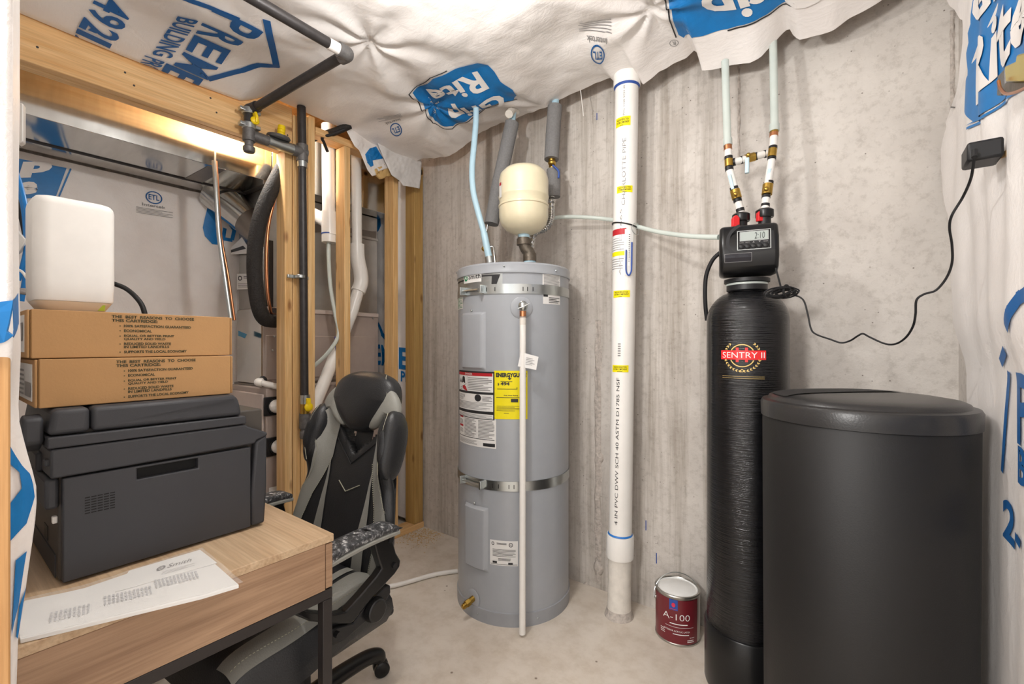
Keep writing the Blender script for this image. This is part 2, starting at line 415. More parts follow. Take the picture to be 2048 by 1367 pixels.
# ------------------------------------------------------------------ insulation facing under the ceiling
YE = 1.94
OUT = [(848, 316), (875, 316), (900, 312), (925, 296), (955, 268), (1000, 247), (1030, 238), (1060, 226), (1100, 212), (1130, 194), (1165, 178), (1190, 166), (1222, 156), (1234, 170), (1262, 158), (1278, 152), (1284, 172), (1300, 158),
       (1320, 142), (1345, 130), (1372, 116), (1388, 100), (1396, 106), (1404, 143), (1425, 139), (1460, 131), (1500, 126), (1522, 112), (1545, 90), (1568, 64), (1578, 56), (1586, 70), (1597, 80), (1640, 70), (1668, 58), (1700, 38), (1765, 0), (1900, -90)]
ZB = sorted((at_y(px, py, YE).x, at_y(px, py, YE).z) for px, py in OUT)
ZL = [(.0, 2.365), (.224, 2.358), (.5, 2.35), (.778, 2.352), (.92, 2.358), (.97, 2.385), (1.02, 2.42), (1.1, 2.435), (1.3, 2.43), (1.5, 2.43), (1.9, 2.42)]
STAPLE = [at_z(px, py, 2.43) for px, py in ((738, 97), (868, 216), (690, 262), (1085, 212), (1300, 25), (60, -160), (1000, -250))]
def zceil(X, Y):
    z = 2.428+.010*noise.noise((X*1.7, Y*1.7, 3))+.006*math.sin((X*.5+Y*.86)*15+2*noise.noise((X, Y, 9)))
    z += .005*(1-abs(noise.noise((X*5+3*Y, Y*5-2*X, 1.7)))*2)+.003*noise.noise((X*16, Y*16, 4))
    for i, s in enumerate(STAPLE):
        dx, dy = X-s.x, Y-s.y; r = math.hypot(dx, dy)
        if r < 1.0:
            a = math.atan2(dy, dx); e = math.exp(-r/.36)
            z += .024*math.exp(-r/.09)+.015*e*min(1, r/.06)*math.cos(7*a+i*2+2*noise.noise((r*3, a, i)))
    t = min(1, max(0, (X+1.80)/(-.47)))
    if t > 0: w = t**1.5; z = z*(1-w)+interp(ZL, Y)*w
    t = min(1, max(0, (Y-1.5)/(YE-1.5)))
    if t > 0:
        w = t**2.6; z = z*(1-w)+(interp(ZB, X)+.006*noise.noise((X*22, Y*8, 2)))*w-.03*math.sin(PI*t)*sstep(-.9, -1.5, X)
    return z
cs = mk('insulation_facing', grid(B(), 250, 230, lambda u, v: (lambda x, y: Vector((x, y, zceil(x, y))))(-2.29+u*2.56, -.7+v*(YE+.7))), 'facing', smooth=180)
tag(cs, 'white plastic insulation facing stapled under the ceiling, printed with blue logos', 'plastic sheet')
def ceil_px(px, py):
    z = 2.43
    for _ in range(7):
        p = at_z(px, py, z); z = .5*z+.5*zceil(p.x, min(p.y, YE))
    return p
def on_ceil(o, e, t, off=.003, k=1):
    O, E, T = ceil_px(*o), ceil_px(*e), ceil_px(*t); E = O+(E-O)*k
    return lambda u, v: (lambda x, y: Vector((x, y, zceil(x, y)-off)))(O.x+(E.x-O.x)*u+(T.x-O.x)*v, O.y+(E.y-O.y)*u+(T.y-O.y)*v)
def ceil_pt(off=.003):
    return lambda a, b: (lambda p: Vector((p.x, p.y, zceil(p.x, p.y)-off)))(ceil_px(a, b))
KC = [((-2.282, 0, 0), (-1, 0, 0)), ((.262, 0, 0), (1, 0, 0)), ((0, YE-.004, 0), (0, 1, 0))]
def word(name, parent, mats, fn): bm = B(); fn(bm); return mk(name, bm, mats, parent, smooth=0)
def cw(s, o, e, t, k=1, bold=.02): word('printed_lettering', cs, 'darkblue', lambda bm: text(bm, s, on_ceil(o, e, t, .0045, k), bold, 0, .009, keep=KC))
for s, o, e, t, *k in (('P', (428, 13), (410, 40), (527, 62)), ('R', (405, 43), (391, 64), (487, 82)), ('E', (389, 67), (371, 97), (462, 99)), ('M', (368, 101), (347, 128), (437, 133)), ('E', (333, 124), (327, 133), (407, 157), 2.8),
                   ('4', (196, -16), (183, 7), (268, 20)), ('9', (181, 9), (170, 29), (256, 43)), ('2', (168, 31), (157, 51), (242, 68)), ('1', (155, 54), (151, 63), (224, 86)), ('2', (151, 66), (149, 70), (218, 105), 5)): cw(s, o, e, t, *k)
cw('BUILDING', (355, 30), (303, 106), (397, 40)); cw('PRODUCTS', (289, 108), (283, 118), (330, 122), 7)
h4 = lambda a, b: (140+a/4.655, b/4.655)
word('printed_dash', cs, 'darkblue', lambda bm: poly(bm, [(q.x, q.y) for q in (ceil_px(*h4(*p)) for p in ((165, 268), (205, 243), (268, 275), (245, 302)))], lambda x, y: Vector((x, y, zceil(x, y)-.0045))))
for P, w in (([h4(1060, -25), h4(1330, 75), h4(1560, 170)], .022), ([h4(1832, 195), h4(1922, 610), h4(1760, 600), h4(1600, 650), h4(1300, 728)], .026)):
    W = [ceil_px(*q) for q in P]; word('printed_outline', cs, 'darkblue', lambda bm: strip(bm, [(q.x, q.y) for q in W], w, lambda x, y: Vector((x, y, zceil(x, y)-.0032)), keep=KC))
c6 = lambda pts: [(640+a/4.8825, b/4.8825) for a, b in pts]
bl = c6([(905, 900), (1000, 835), (1100, 765), (1250, 705), (1400, 645), (1540, 612), (1640, 630), (1700, 690), (1760, 790), (1880, 870), (1920, 920), (1890, 970), (1740, 1000), (1660, 1025), (1590, 1060), (1540, 1100), (1420, 1180), (1300, 1225), (1200, 1225), (1120, 1170), (1060, 1090), (1010, 1010), (950, 965)])
def logo_ceiling(pts, words):
    W = [ceil_px(*q) for q in pts]; g = lambda x, y: Vector((x, y, zceil(x, y)-.003))
    lg = word('printed_logo', cs, 'blue', lambda bm: poly(bm, [(q.x, q.y) for q in W], g, .012, 0, KC))
    m = sum((q for q in W), Vector())/len(W); out = [((q.x-m.x)*1.07+m.x, (q.y-m.y)*1.07+m.y) for q in W]
    word('logo_outline', lg, 'black_print', lambda bm: strip(bm, out[len(out)//2:]+out[:4], .005, g, 0, .03, KC))
    for w, o, e, t in words: word('logo_word', lg, 'white_print', lambda bm: text(bm, w, on_ceil(o, e, t, .006), .03, 0, .009, 0, KC))
q6 = lambda a, b: (640+a/4.8825, b/4.8825)
logo_ceiling(bl, [('Rite', q6(1535, 680), q6(1015, 850), q6(1655, 850)), ('Grip', q6(1720, 850), q6(1190, 1005), q6(1835, 1000))])
q26 = lambda a, b: (1000+a/2.926, b/2.926)
logo_ceiling([q26(*p) for p in ((985, -10), (1005, 60), (1025, 150), (1045, 200), (1075, 217), (1130, 214), (1330, 165), (1560, 80), (1700, 18), (1790, -30), (1800, -330), (1000, -300))],
             [('Grip', (1650, -118), (1384, -32), (1667, 0)), ('Rite', (1640, -225), (1385, -150), (1655, -145))])
def etl(fn, s=1.0, col='darkblue', par=None, deep=True):
    bm = B(); ring(bm, .5, .72, .22, .26, .16, fn, mx=.02); text(bm, 'ETL', affm(fn, .36, .62, .64, .84), .02, mx=.02)
    text(bm, 'Intertek', affm(fn, .2, .32, .8, .44), .01, mx=.02, mi=1); lines(bm, .05, .0, 1.0, .27, 5, fn, 1, .3)
    return mk('certification_mark', bm, [col, 'grey_print'], par, smooth=0)
def affm(fn, u0, v0, u1, v1): return lambda u, v: fn(u0+(u1-u0)*u, v0+(v1-v0)*v)
etl(on_ceil((1226, 36), (1156, 46), (1228, 126)), par=cs)
etl(on_ceil((803, 224), (752, 236), (822, 264)), par=cs)
bm = B(); f = on_ceil((1358, 74), (1335, 79), (1361, 91)); ring(bm, .5, .5, .4, .4, .15, f); text(bm, 'R', affm(f, .35, .3, .65, .72), .01); mk('registered_mark', bm, 'grey_print', cs, smooth=0)
# ------------------------------------------------------------------ facing on the right wall
RE = [(0, 1893), (12, 1900), (25, 1908), (45, 1922), (90, 1923), (130, 1919), (165, 1917), (200, 1912), (240, 1898), (262, 1887), (300, 1884), (345, 1884), (400, 1890), (440, 1896), (500, 1901), (600, 1908), (700, 1911), (790, 1913), (1367, 1913)]
RYZ = []
for y, px in RE:
    p = at_x(px, y, .225); RYZ.append((p.z, p.y))
RYZ = sorted(RYZ+[(-.05, RYZ[-1][1]), (3.0, RYZ[0][1]+.05)])
def xright(Y, z):
    ye = interp(RYZ, z); e = sstep(0, .22, ye-Y)
    lo = sstep(1.30, 1.14, z)
    x = .222+.024*lo+.012*e*(1-.4*lo)+(.010*noise.noise((Y*3, z*1.6, 2))+.006*noise.noise((Y*11, z*3, 6)))*(1-.75*lo)+.004*math.sin(Y*38+3*noise.noise((z*1.3, Y, 1)))*e*(1-.6*lo)
    x += .004*math.exp(-((z-1.7)/.12)**2)*math.sin(Y*30)*e
    return min(x, .264)
rs = mk('insulation_facing', grid(B(), 90, 150, lambda u, v: (lambda z: (lambda Y: Vector((xright(Y, z), Y, z)))(-.1+(interp(RYZ, z)-.006*random.random()+.1)*u))(.0+v*2.5)), 'facing', smooth=180)
tag(rs, 'white plastic insulation facing hanging on the wall behind the brine tank', 'plastic sheet')
def on_right(a, b):   # picture point -> (Y, z) on the right-hand sheet
    p = at_x(a, b, .24)
    for _ in range(4): p = at_x(a, b, xright(p.y, p.z))
    return p
RP = lambda off=.003: (lambda a, b: (lambda p: Vector((xright(p.y, p.z)-off, p.y, p.z)))(on_right(a, b)))
def RW(O, E, T, off=.003):
    return lambda u, v: (lambda Y, z: Vector((xright(Y, z)-off, Y, z)))(O[0]+(E[0]-O[0])*u+(T[0]-O[0])*v, O[1]+(E[1]-O[1])*u+(T[1]-O[1])*v)
def RWp(o, e, t, off=.003):
    a, b, c = on_right(*o), on_right(*e), on_right(*t); return RW((a.y, a.z), (b.y, b.z), (c.y, c.z), off)
q1 = lambda a, b: (1880+a/4.274, b/4.274)
W = [on_right(*q1(*p)) for p in ((292, -60), (285, 40), (272, 120), (272, 200), (250, 280), (262, 360), (238, 450), (250, 560), (250, 640), (230, 790), (235, 950), (265, 1040), (292, 1060), (420, 965), (560, 850), (718, 690), (900, 540), (900, -300), (310, -300))]
g = RW((0, 0), (1, 0), (0, 1)); lg = word('printed_logo', rs, 'blue', lambda bm: poly(bm, [(q.y, q.z) for q in W], g, .012))
W2 = [on_right(*q1(*p)) for p in ((270, 1075), (300, 1082), (420, 990), (560, 880), (718, 750))]; word('logo_border', lg, 'blue', lambda bm: strip(bm, [(q.y, q.z) for q in W2], .006, g, 0))
word('logo_word', lg, 'white_print', lambda bm: text(bm, 'Rite', RWp(q1(332, 905), (2060, 60), q1(345, 395), .0055), .03, 0, .008))
word('logo_word', lg, 'white_print', lambda bm: text(bm, 'Grip', RWp(q1(330, 345), (2065, -75), q1(300, -60), .0055), .03, 0, .008))
def rw(s, O, E, T, bold=.03): word('printed_lettering', rs, 'darkblue', lambda bm: text(bm, s, RW(O, E, T), bold, 0, .012))
rw('PREMIER', (1.283, 1.03), (.62, 1.03), (1.283, 1.166)); rw('BUILDING', (1.277, .955), (.80, .955), (1.277, 1.028)); rw('2-1240', (1.385, .815), (.93, .815), (1.385, .90))
q2 = lambda a, b: (1980+a/2.353, 540+b/2.357)
for P, w in (([(200, 60), (150, 130), (105, 200), (84, 260)], .026), ([(76, 385), (62, 430)], .022), ([(98, 490), (84, 680), (66, 940)], .018)):
    W = [on_right(*q2(*p)) for p in P]; word('printed_outline', rs, 'darkblue', lambda bm: strip(bm, [(q.y, q.z) for q in W], w, g))
bm = B(); text(bm, 'com', RWp((1908, 218), (1916, 205), (1907, 208)), .01, mx=.02); mk('small_print', bm, 'grey_print', rs, smooth=0)
# ------------------------------------------------------------------ door jamb and the sheet hanging by it
jb = mk('door_jamb', box(B(), -.80, -.07, 0, -.75, .0645, 2.33), 'jambwood', bevel=.002)
jb['kind'] = 'structure'
NS = [(0, 40), (200, 40), (400, 37), (600, 40), (700, 42), (830, 36), (880, 48), (930, 61), (965, 72), (1000, 74), (1040, 71), (1080, 66), (1180, 52), (1270, 37), (1367, 33)]
NSZ = sorted((HC+(HY-y)/F*.56, px) for y, px in NS)
def near(u, z):
    px = interp(NSZ, z); r = ray(px, 0); yc = r.y*(-.82/r.x)
    s0 = sstep(1.22, 1.14, z)
    A = Vector((-.742-.06*s0, .0+.066*s0)); Bq = Vector((-.744-.056*s0, .0655)); Cq = Vector((-.82, yc)); D = Vector((-1.02, .062))
    seq = [A, Bq, Cq, D]; t = u*3; i = min(int(t), 2); f = t-i
    q = seq[i].lerp(seq[i+1], f) if i else A.lerp(Bq, f)
    w = .003*noise.noise((u*9, z*5, 3))*(1 if .1 < u < .95 else 0)
    return Vector((q.x+w, q.y-abs(w)*.3, z))
nsht = mk('insulation_facing', grid(B(), 36, 120, lambda u, v: near(u, .0+v*2.5)), 'facing', smooth=180)
tag(nsht, 'white plastic sheet hanging over the door jamb beside the desk', 'plastic sheet')
NO = lambda u, z: near(u, z)+Vector((.0025, .0, 0))
for L in ([(.05, 1.255), (.62, 1.282), (.62, 1.245), (.3, 1.222), (.05, 1.205)], [(.36, 1.105), (.48, 1.085), (.62, 1.06), (.64, 1.03), (.56, 1.0), (.36, .985), (.36, 1.03), (.5, 1.045), (.5, 1.065), (.36, 1.08)], [(.45, .96), (.60, .965), (.56, .90), (.45, .87)], [(.58, .90), (.66, .92), (.64, .86), (.58, .865)]):
    word('printed_patch', nsht, 'blue', lambda bm: poly(bm, L, NO, .02))
# ------------------------------------------------------------------ furnace room facing
def xfar(Y, z): return -2.985+.012*noise.noise((Y*3, z*2, 7))+.006*math.sin(Y*26+2*noise.noise((z*2, Y, 0)))*sstep(.7, 1.1, Y)+.004*noise.noise((Y*10, z*9, 1))
fs = mk('insulation_facing', grid(B(), 80, 80, lambda u, v: (lambda Y, z: Vector((xfar(Y, z), Y, z)))(.052+1.98*u, 2.085*v)), 'facing_dull', smooth=180)
tag(fs, 'white printed plastic facing on the far wall of the furnace room', 'plastic sheet')
def on_far(a, b):
    p = at_x(a, b, -2.985)
    for _ in range(3): p = at_x(a, b, xfar(p.y, p.z))
    return p
def FW(off=.004): return lambda Y, z: Vector((xfar(Y, z)+off, Y, z))
def FWp(o, e, t, off=.004):
    a, b, c = on_far(*o), on_far(*e), on_far(*t); g = FW(off)
    return lambda u, v: g(a.y+(b.y-a.y)*u+(c.y-a.y)*v, a.z+(b.z-a.z)*u+(c.z-a.z)*v)
P = lambda L: [(q.y, q.z) for q in (on_far(*p) for p in L)]
lg = word('printed_logo', fs, 'blue', lambda bm: poly(bm, P([(20, 314), (133, 336), (112, 392), (70, 396), (20, 398)]), FW(), .03))
word('printed_border', fs, 'blue', lambda bm: strip(bm, P([(141, 338), (118, 392)]), .006, FW(), 0))
word('logo_letter', lg, 'white_print', lambda bm: text(bm, 'p', FWp((36, 356), (98, 354), (46, 324), .007), .06, 0, .03)); word('logo_letter', lg, 'white_print', lambda bm: text(bm, 'e', FWp((33, 390), (73, 388), (37, 364), .007), .05, 0, .03))
word('printed_logo', fs, 'blue', lambda bm: poly(bm, P([(417, 402), (428, 418), (436, 450), (447, 484), (440, 490), (424, 488), (409, 472), (405, 455)]), FW(), .03))
for L in ([(438, 432), (462, 442)], [(449, 458), (446, 478)], [(458, 446), (468, 460), (464, 478)], [(440, 476), (462, 480)]): word('printed_stroke', fs, 'blue', lambda bm: strip(bm, P(L), .02, FW(), 0))
etl(FWp((268, 424), (345, 436), (268, 374)), par=fs)
def ycor(X, z): return 2.012+.010*noise.noise((X*6, z*1.2, 3))+.007*math.sin(z*34+9*X)*sstep(-2.62, -2.75, X)
kf = mk('insulation_facing', grid(B(), 40, 120, lambda u, v: (lambda X, z: Vector((X, ycor(X, z), z)))(-2.96+.66*u, .04+2.3*v)), 'facing_dull', smooth=180)
tag(kf, 'white plastic facing seen in the gaps between the corner studs', 'plastic sheet')
def KW(off=.004): return lambda X, z: Vector((X, ycor(X, z)-off, z))
def KP(L): return [(q.x, q.z) for q in (at_y(a, b, 2.01) for a, b in L)]
K = KW()
word('printed_logo', kf, 'blue', lambda bm: poly(bm, KP([(750, 402), (757, 400), (763, 410), (761, 450), (755, 463), (748, 462)]), K, .03))
def kt(s, o, e, t):
    (a, b, c) = KP([o, e, t]); word('printed_lettering', kf, 'blue', lambda bm: text(bm, s, lambda u, v: K(a[0]+(b[0]-a[0])*u+(c[0]-a[0])*v, a[1]+(b[1]-a[1])*u+(c[1]-a[1])*v), .03, 0, .03))
kt('E', (748, 729), (761, 729), (748, 689)); kt('M', (763, 730), (780, 733), (763, 689)); kt('E', (798, 737), (819, 740), (798, 694)); kt('PR', (802, 762), (822, 766), (802, 741))
word('printed_outline', kf, 'blue', lambda bm: strip(bm, KP([(756, 648), (764, 668), (777, 682)]), .03, K, 0))
# corner flaps
def flap(name, pts, X, mat, label, seed, prints=()):
    bm = B(); fn = lambda a, b: at_x(a, b, X+.012*noise.noise((a*.05, b*.04, seed))+.004*noise.noise((a*.2, b*.15, seed)))
    poly(bm, pts, fn, .018); o = mk(name, bm, mat, smooth=180); tag(o, label, 'plastic sheet')
    md = o.modifiers.new('thick', 'SOLIDIFY'); md.thickness = .0015; md.offset = -1
    for L, m in prints:
        b2 = B(); poly(b2, L, lambda a, b: fn(a, b)+Vector((.003, -.001, 0)), .02); mk('printed_logo', b2, m, o, smooth=0)
    return o
flap('facing_flap', [(672, 243), (688, 252), (700, 275), (709, 292), (718, 300), (735, 340), (744, 352), (752, 350), (752, 344), (775, 336), (795, 352), (805, 340), (785, 290), (765, 262), (745, 245)], -2.262, 'facing_dull',
     'loose white facing flap with a cut blue logo above the corner studs', 3, [([(752, 293), (739, 297), (730, 309), (734, 325), (741, 334), (747, 331), (745, 321), (766, 317)], 'blue')])
flap('facing_flap', [(742, 255), (752, 280), (770, 322), (783, 350), (800, 362), (806, 371), (825, 374), (839, 377), (842, 350), (843, 325), (838, 300), (800, 262)], -2.235, 'facing_grey', 'plain grey facing flap hanging in the corner beside the concrete wall', 8)
o = mk('insulation_tuft', poly(B(), [(744, 336), (770, 322), (786, 352), (772, 354), (758, 358), (748, 350)], lambda a, b: at_x(a, b, -2.285+.01*noise.noise((a*.2, b*.2, 1))), .02), 'tan', smooth=180)
o.modifiers.new('thick', 'SOLIDIFY').thickness = .02; tag(o, 'tan insulation tuft sticking out under the loose blue-printed flap', 'insulation')
# ------------------------------------------------------------------ framing
def stud(Y0, Y1, z0, z1, label, mat='studZ', x0=-2.389, x1=XL):
    return tag(mk('wall_stud', box(B(), x0, Y0, z0, x1, Y1, z1), mat, bevel=.003), label, 'stud', 'studs of the open wall')
stud(1.131, 1.169, .04, 2.204, 'pine stud under the end of the header, nearest the printer')
stud(1.172, 1.211, .04, 2.40, 'pine stud directly behind the black vertical gas pipe')
stud(1.214, 1.251, .04, 2.42, 'narrow pine stud just past the black vertical gas pipe')
stud(1.254, 1.292, .04, 2.43, 'pine stud at the open bay holding the white vent pipe')
stud(1.467, 1.505, .04, 2.343, 'lone pine stud between the two white vent pipes')
stud(1.806, 1.844, .04, 2.38, 'pine stud with plastic facing on both sides near the corner')
stud(1.975, 2.05, .04, 2.40, 'greenish treated stud against the concrete wall', 'treated')
hb = thing('header_beam', 'wide pine header beam over the furnace room opening', 'beam', (XL, .5, 2.206))
mk('board', box(B(), -2.338, -.06, 2.206, XL, 1.169, 2.43), 'studY', hb, bevel=.003); mk('board', box(B(), -2.389, -.06, 2.206, -2.342, 1.169, 2.43), 'studY', hb, bevel=.003)
bm = B()
for px, py in ((255/3.413, 322/3.413), (250, 145), (268, 171), (421, 196), (433, 225), (575, 270)):
    p = at_x(px, py, XL); cyl(bm, p+Vector((-.004, 0, 0)), p+Vector((.0012, 0, 0)), .004, seg=8)
mk('nail_head', bm, 'iron', hb)
tag(mk('bottom_plate', box(B(), -2.389, 1.10, 0, -2.295, 2.055, .038), 'studY', bevel=.003), 'pine bottom plate on the slab under the studs', 'plate')
tag(mk('top_plate', box(B(), -2.389, 1.295, 2.345, XL, 2.055, 2.385), 'studY', bevel=.003), 'pine top plate over the open stud bay', 'plate')
bm = B()
for _ in range(420):
    x = random.gauss(-2.2, .07); y = random.gauss(1.96, .07)
    if y > 2.05 or x < -2.29: continue
    a = random.random()*6.28; L = random.uniform(.003, .012); z = random.random()*.006
    box(bm, -L/2, -.0012, z, L/2, .0012, z+.0015, 0, Matrix.Translation((x, y, 0)) @ Matrix.Rotation(a, 4, 'Z'))
tag(mk('sawdust', bm, 'chips'), 'pale sawdust and wood chips on the slab by the corner stud', 'sawdust', kind='stuff')
# ================================================================== FURNACE ROOM THINGS
dz = 2.091
t = thing('air_duct', 'shiny galvanised supply duct running along the ceiling behind the header', 'duct', (-2.75, .6, dz))
mk('duct_body', box(B(), -2.955, .06, dz, -2.5, 1.158, 2.45), 'galv', t, bevel=.002)
mk('duct_shell', box(B(), -2.955, 1.162, dz, -2.5, 1.95, 2.45), 'galv', t, bevel=.002)
bm = B(); box(bm, -2.818, .06, dz-.006, -2.808, 1.158, dz); mk('standing_seam', bm, 'iron', t)
def flatz(z, L): return [at_z(a, b, z) for a, b in L]
c7 = lambda a, b: (30+a/3.864, 230+b/3.864)
for L in ([c7(1300, 495), c7(1490, 393), c7(1630, 420), c7(1440, 527)], [c7(1720, 610), c7(1975, 515), c7(1965, 545), c7(1800, 640)]):
    mk('foil_tape', prism(B(), flatz(dz-.0005, L), (0, 0, -.001)), 'foil', t, label='dull foil tape')if False else mk('foil_tape', prism(B(), flatz(dz-.0005, L), (0, 0, -.001)), 'foil', t)
a = at_x(430, 300, -2.5); mk('joint_strip', box(B(), -2.4995, a.y-.004, dz, -2.497, a.y+.004, 2.44), 'galv_dull', t)
# plenum, coil cabinet, furnace
t = thing('plenum', 'galvanised plenum with foil tape above the evaporator cabinet', 'duct', (-2.75, 1.5, 1.425))
mk('sheet_body', box(B(), -2.94, 1.172, 1.425, -2.63, 1.93, 2.088), 'galv_dull', t, bevel=.003)
bm = B()
def band(y0l, y1l, y0r, y1r, pl, pr, X):
    n = 14; P = []
    for i in range(n+1):
        f = i/n; P.append((pl+(pr-pl)*f, y0l+(y0r-y0l)*f+random.uniform(-1.5, 1.5)))
    for i in range(n, -1, -1):
        f = i/n; P.append((pl+(pr-pl)*f, y1l+(y1r-y1l)*f+random.uniform(-1.5, 1.5)))
    return [at_x(a, b, X) for a, b in P]
mk('foil_tape', prism(B(), band(447, 462, 462, 482, 622, 752, -2.629), (.002, 0, 0)), 'foil', t)
mk('drive_cleat', box(B(), -2.635, 1.55, 1.93, -2.622, 1.93, 1.945), 'galv_dull', t)
t = thing('evaporator_cabinet', 'greige evaporator coil cabinet on top of the furnace', 'furnace', (-2.75, 1.5, .995))
mk('cabinet', box(B(), -2.94, 1.165, .995, -2.62, 1.93, 1.425), 'greige', t, bevel=.004)
mk('side_sheet', box(B(), -2.938, 1.160, 1.0, -2.622, 1.165, 1.42), 'galv', t)
mk('access_panel', box(B(), -2.62, 1.18, 1.02, -2.614, 1.90, 1.27), 'greige', t, bevel=.003)
mk('upper_rail', box(B(), -2.62, 1.17, 1.405, -2.610, 1.925, 1.43), 'greige_light', t, bevel=.002)
bm = B()
for px, py in ((548, 672), (668, 632), (746, 636), (545, 700)):
    p = at_x(px, py, -2.614); sphere(bm, p, .006, 8)
mk('screw', bm, 'zinc', t)
lb = mk('rating_label', prism(B(), [at_x(a, b, -2.6135) for a, b in ((555, 726), (574, 726), (574, 757), (555, 757))], (.001, 0, 0)), 'paper', t)
t = thing('furnace', 'greige furnace with two white exhaust pipes behind the printer', 'furnace', (-2.7, 1.5, 0))
X0 = -2.48; Y0 = 1.122
mk('cabinet', box(B(), -2.94, Y0, 0, X0, 1.86, .985), 'greige', t, bevel=.005)
mk('front_panel', box(B(), -2.92, Y0-.012, .10, X0-.02, Y0, .955), 'greige_light', t, bevel=.008)
for z in (.40,): mk('badge', lathe(B(), [(0, 0), (.03, 0), (.03, .006), (0, .006)], (X0-.10, Y0-.012, .80), (0, -1, 0), 20), 'ink_blue', t)
for px, py, s in ((552, 811, 1), (556, 891, 1.02)):
    p = at_x(px-4, py, X0)
    fl = mk('pipe_flange', box(B(), X0, p.y-.055, p.z-.05, X0+.008, p.y+.055, p.z+.05), 'black', t, bevel=.004)
    fr = mk('clamp_ring', tube(B(), [(X0+.008, p.y, p.z), (X0+.022, p.y, p.z)], .041, 24), 'rubber', fl)
    mk('exhaust_pipe', tube(B(), [(X0+.008, p.y, p.z), (X0+.04, p.y+.005, p.z), (X0+.065, p.y+.035, p.z-.002), (X0+.067, p.y+.07, p.z-.004), (X0+.04, p.y+.11, p.z-.006), (X0+.004, p.y+.12, p.z-.008)], .036, 20, 6), 'pvc', t)
mk('label_sheet', prism(B(), [at_x(a, b, X0+.001) for a, b in ((538, 975), (568, 968), (568, 1010), (538, 1010))], (.001, 0, 0)), 'paper', t)
mk('dark_gap', box(B(), -2.93, Y0+.02, .985, -2.6, 1.85, .995), 'foil', t)
p0, p1 = at_x(518, 764, -2.50), at_x(572, 777, -2.44)
t = thing('condensate_pipe', 'thin white condensate pipe lying on top of the furnace', 'pipe', p0)
mk('pipe', tube(B(), [p0, p1, p1+(p1-p0)*.25], .016, 16), 'pvc', t); mk('elbow', tube(B(), [p0+Vector((-.05, .03, 0)), p0+Vector((-.012, .0, 0)), p0+(p1-p0)*.12], .02, 16, 5), 'pvc', t)
mk('trap_fitting', sphere(B(), p0+Vector((-.07, .05, .005)), .022, 14), 'rubber', t)
# boot of the flexible duct
t = thing('duct_boot', 'round galvanised duct boot taped under the supply duct', 'duct', at_d(480, 425, 2.6))
mk('boot', cyl(B(), at_d(432, 385, 2.62), at_d(532, 470, 2.62), .10, .085, 32), 'galv', t)
mk('foil_tape', cyl(B(), at_d(498, 441, 2.62), at_d(528, 467, 2.62), .091, .088, 32), 'foil', t)
# lineset
t = thing('refrigerant_line', 'black foam-wrapped suction line curving into the evaporator cabinet', 'pipe', at_d(510, 560, 2.3))
hp = [(577, 318, 2.40), (560, 345, 2.36), (540, 385, 2.31), (522, 430, 2.28), (512, 480, 2.27), (509, 530, 2.27), (512, 580, 2.28), (519, 618, 2.30), (530, 638, 2.36), (550, 642, 2.46)]
mk('foam_sleeve', tube(B(), [at_d(*q) for q in hp], .036, 18, 6), 'foamblack', t)
mk('escutcheon', cyl(B(), at_d(549, 632, 2.50), at_d(551, 632, 2.52), .045), 'iron', t)
t = thing('copper_line', 'thin bare copper liquid line beside the black foam sleeve', 'pipe', at_d(535, 560, 2.36))
mk('pipe', tube(B(), [at_d(*q) for q in [(574, 335, 2.42), (560, 365, 2.40), (546, 410, 2.38), (536, 460, 2.37), (533, 520, 2.36), (535, 580, 2.36), (540, 615, 2.38), (543, 626, 2.42), (550, 629, 2.50)]], .008, 10, 6), 'copper', t)
t = tag(mk('gap_shade_strip', box(B(), -2.62, 1.19, 1.43, -2.600, 1.215, 1.80), 'steel_black', bevel=.002), 'dark upright strip for the shaded gap on the plenum beside the black foam sleeve', 'strip')  # black strip stands in for the dark gap beside the coil
cp = [(428, 322, 2.18), (432, 380, 2.17), (438, 470, 2.16), (449, 550, 2.15), (462, 640, 2.14)]
tag(mk('steel_conduit', tube(B(), [at_d(*q) for q in cp], .010, 12, 5), 'zinc'), 'thin steel conduit dropping from the duct behind the boxes', 'conduit')
tag(mk('copper_line', tube(B(), [at_d(a+4+3*(b > 500), b, d+.02) for a, b, d in cp], .006, 10, 5), 'copper'), 'thin copper tube following the steel conduit behind the boxes', 'pipe')
t = thing('paper_tag', 'white service card fixed on the shiny cabinet side', 'card', at_y(492, 560, 1.158))
mk('card', prism(B(), [at_y(a, b, 1.158) for a, b in ((474, 547), (507, 547), (507, 577), (474, 579))], (0, -.001, 0)), 'paper', t)
bm = B(); fn = lambda a, b: at_y(a, b, 1.1565); ring(bm, 480, 556, 4, 5, .4, fn); lines(bm, 487, 552, 505, 558, 2, fn); lines(bm, 476, 567, 503, 576, 3, fn, 0, .3); mk('printed_text', bm, 'black_print', t, smooth=0)
t = thing('paper_tag', 'folded white instruction card tucked above the service card', 'card', at_y(478, 495, 1.150))
mk('card', prism(B(), [at_y(a, b, 1.150) for a, b in ((452, 505), (484, 474), (500, 500), (498, 507), (455, 509))], (0, -.001, 0)), 'paper', t)
mk('printed_text', poly(B(), [(452, 503), (486, 491), (492, 497), (458, 506)], lambda a, b: at_y(a, b, 1.1485)), 'black_print', t, smooth=0)
p = at_y(487, 669, 1.12); tag(mk('tape_scrap', prism(B(), [at_y(a, b, 1.118) for a, b in ((477, 661), (494, 668), (490, 676), (477, 671))], (0, -.001, 0)), 'tape'), 'scrap of blue tape stuck on the shiny sheet metal beside the cartons', 'tape')
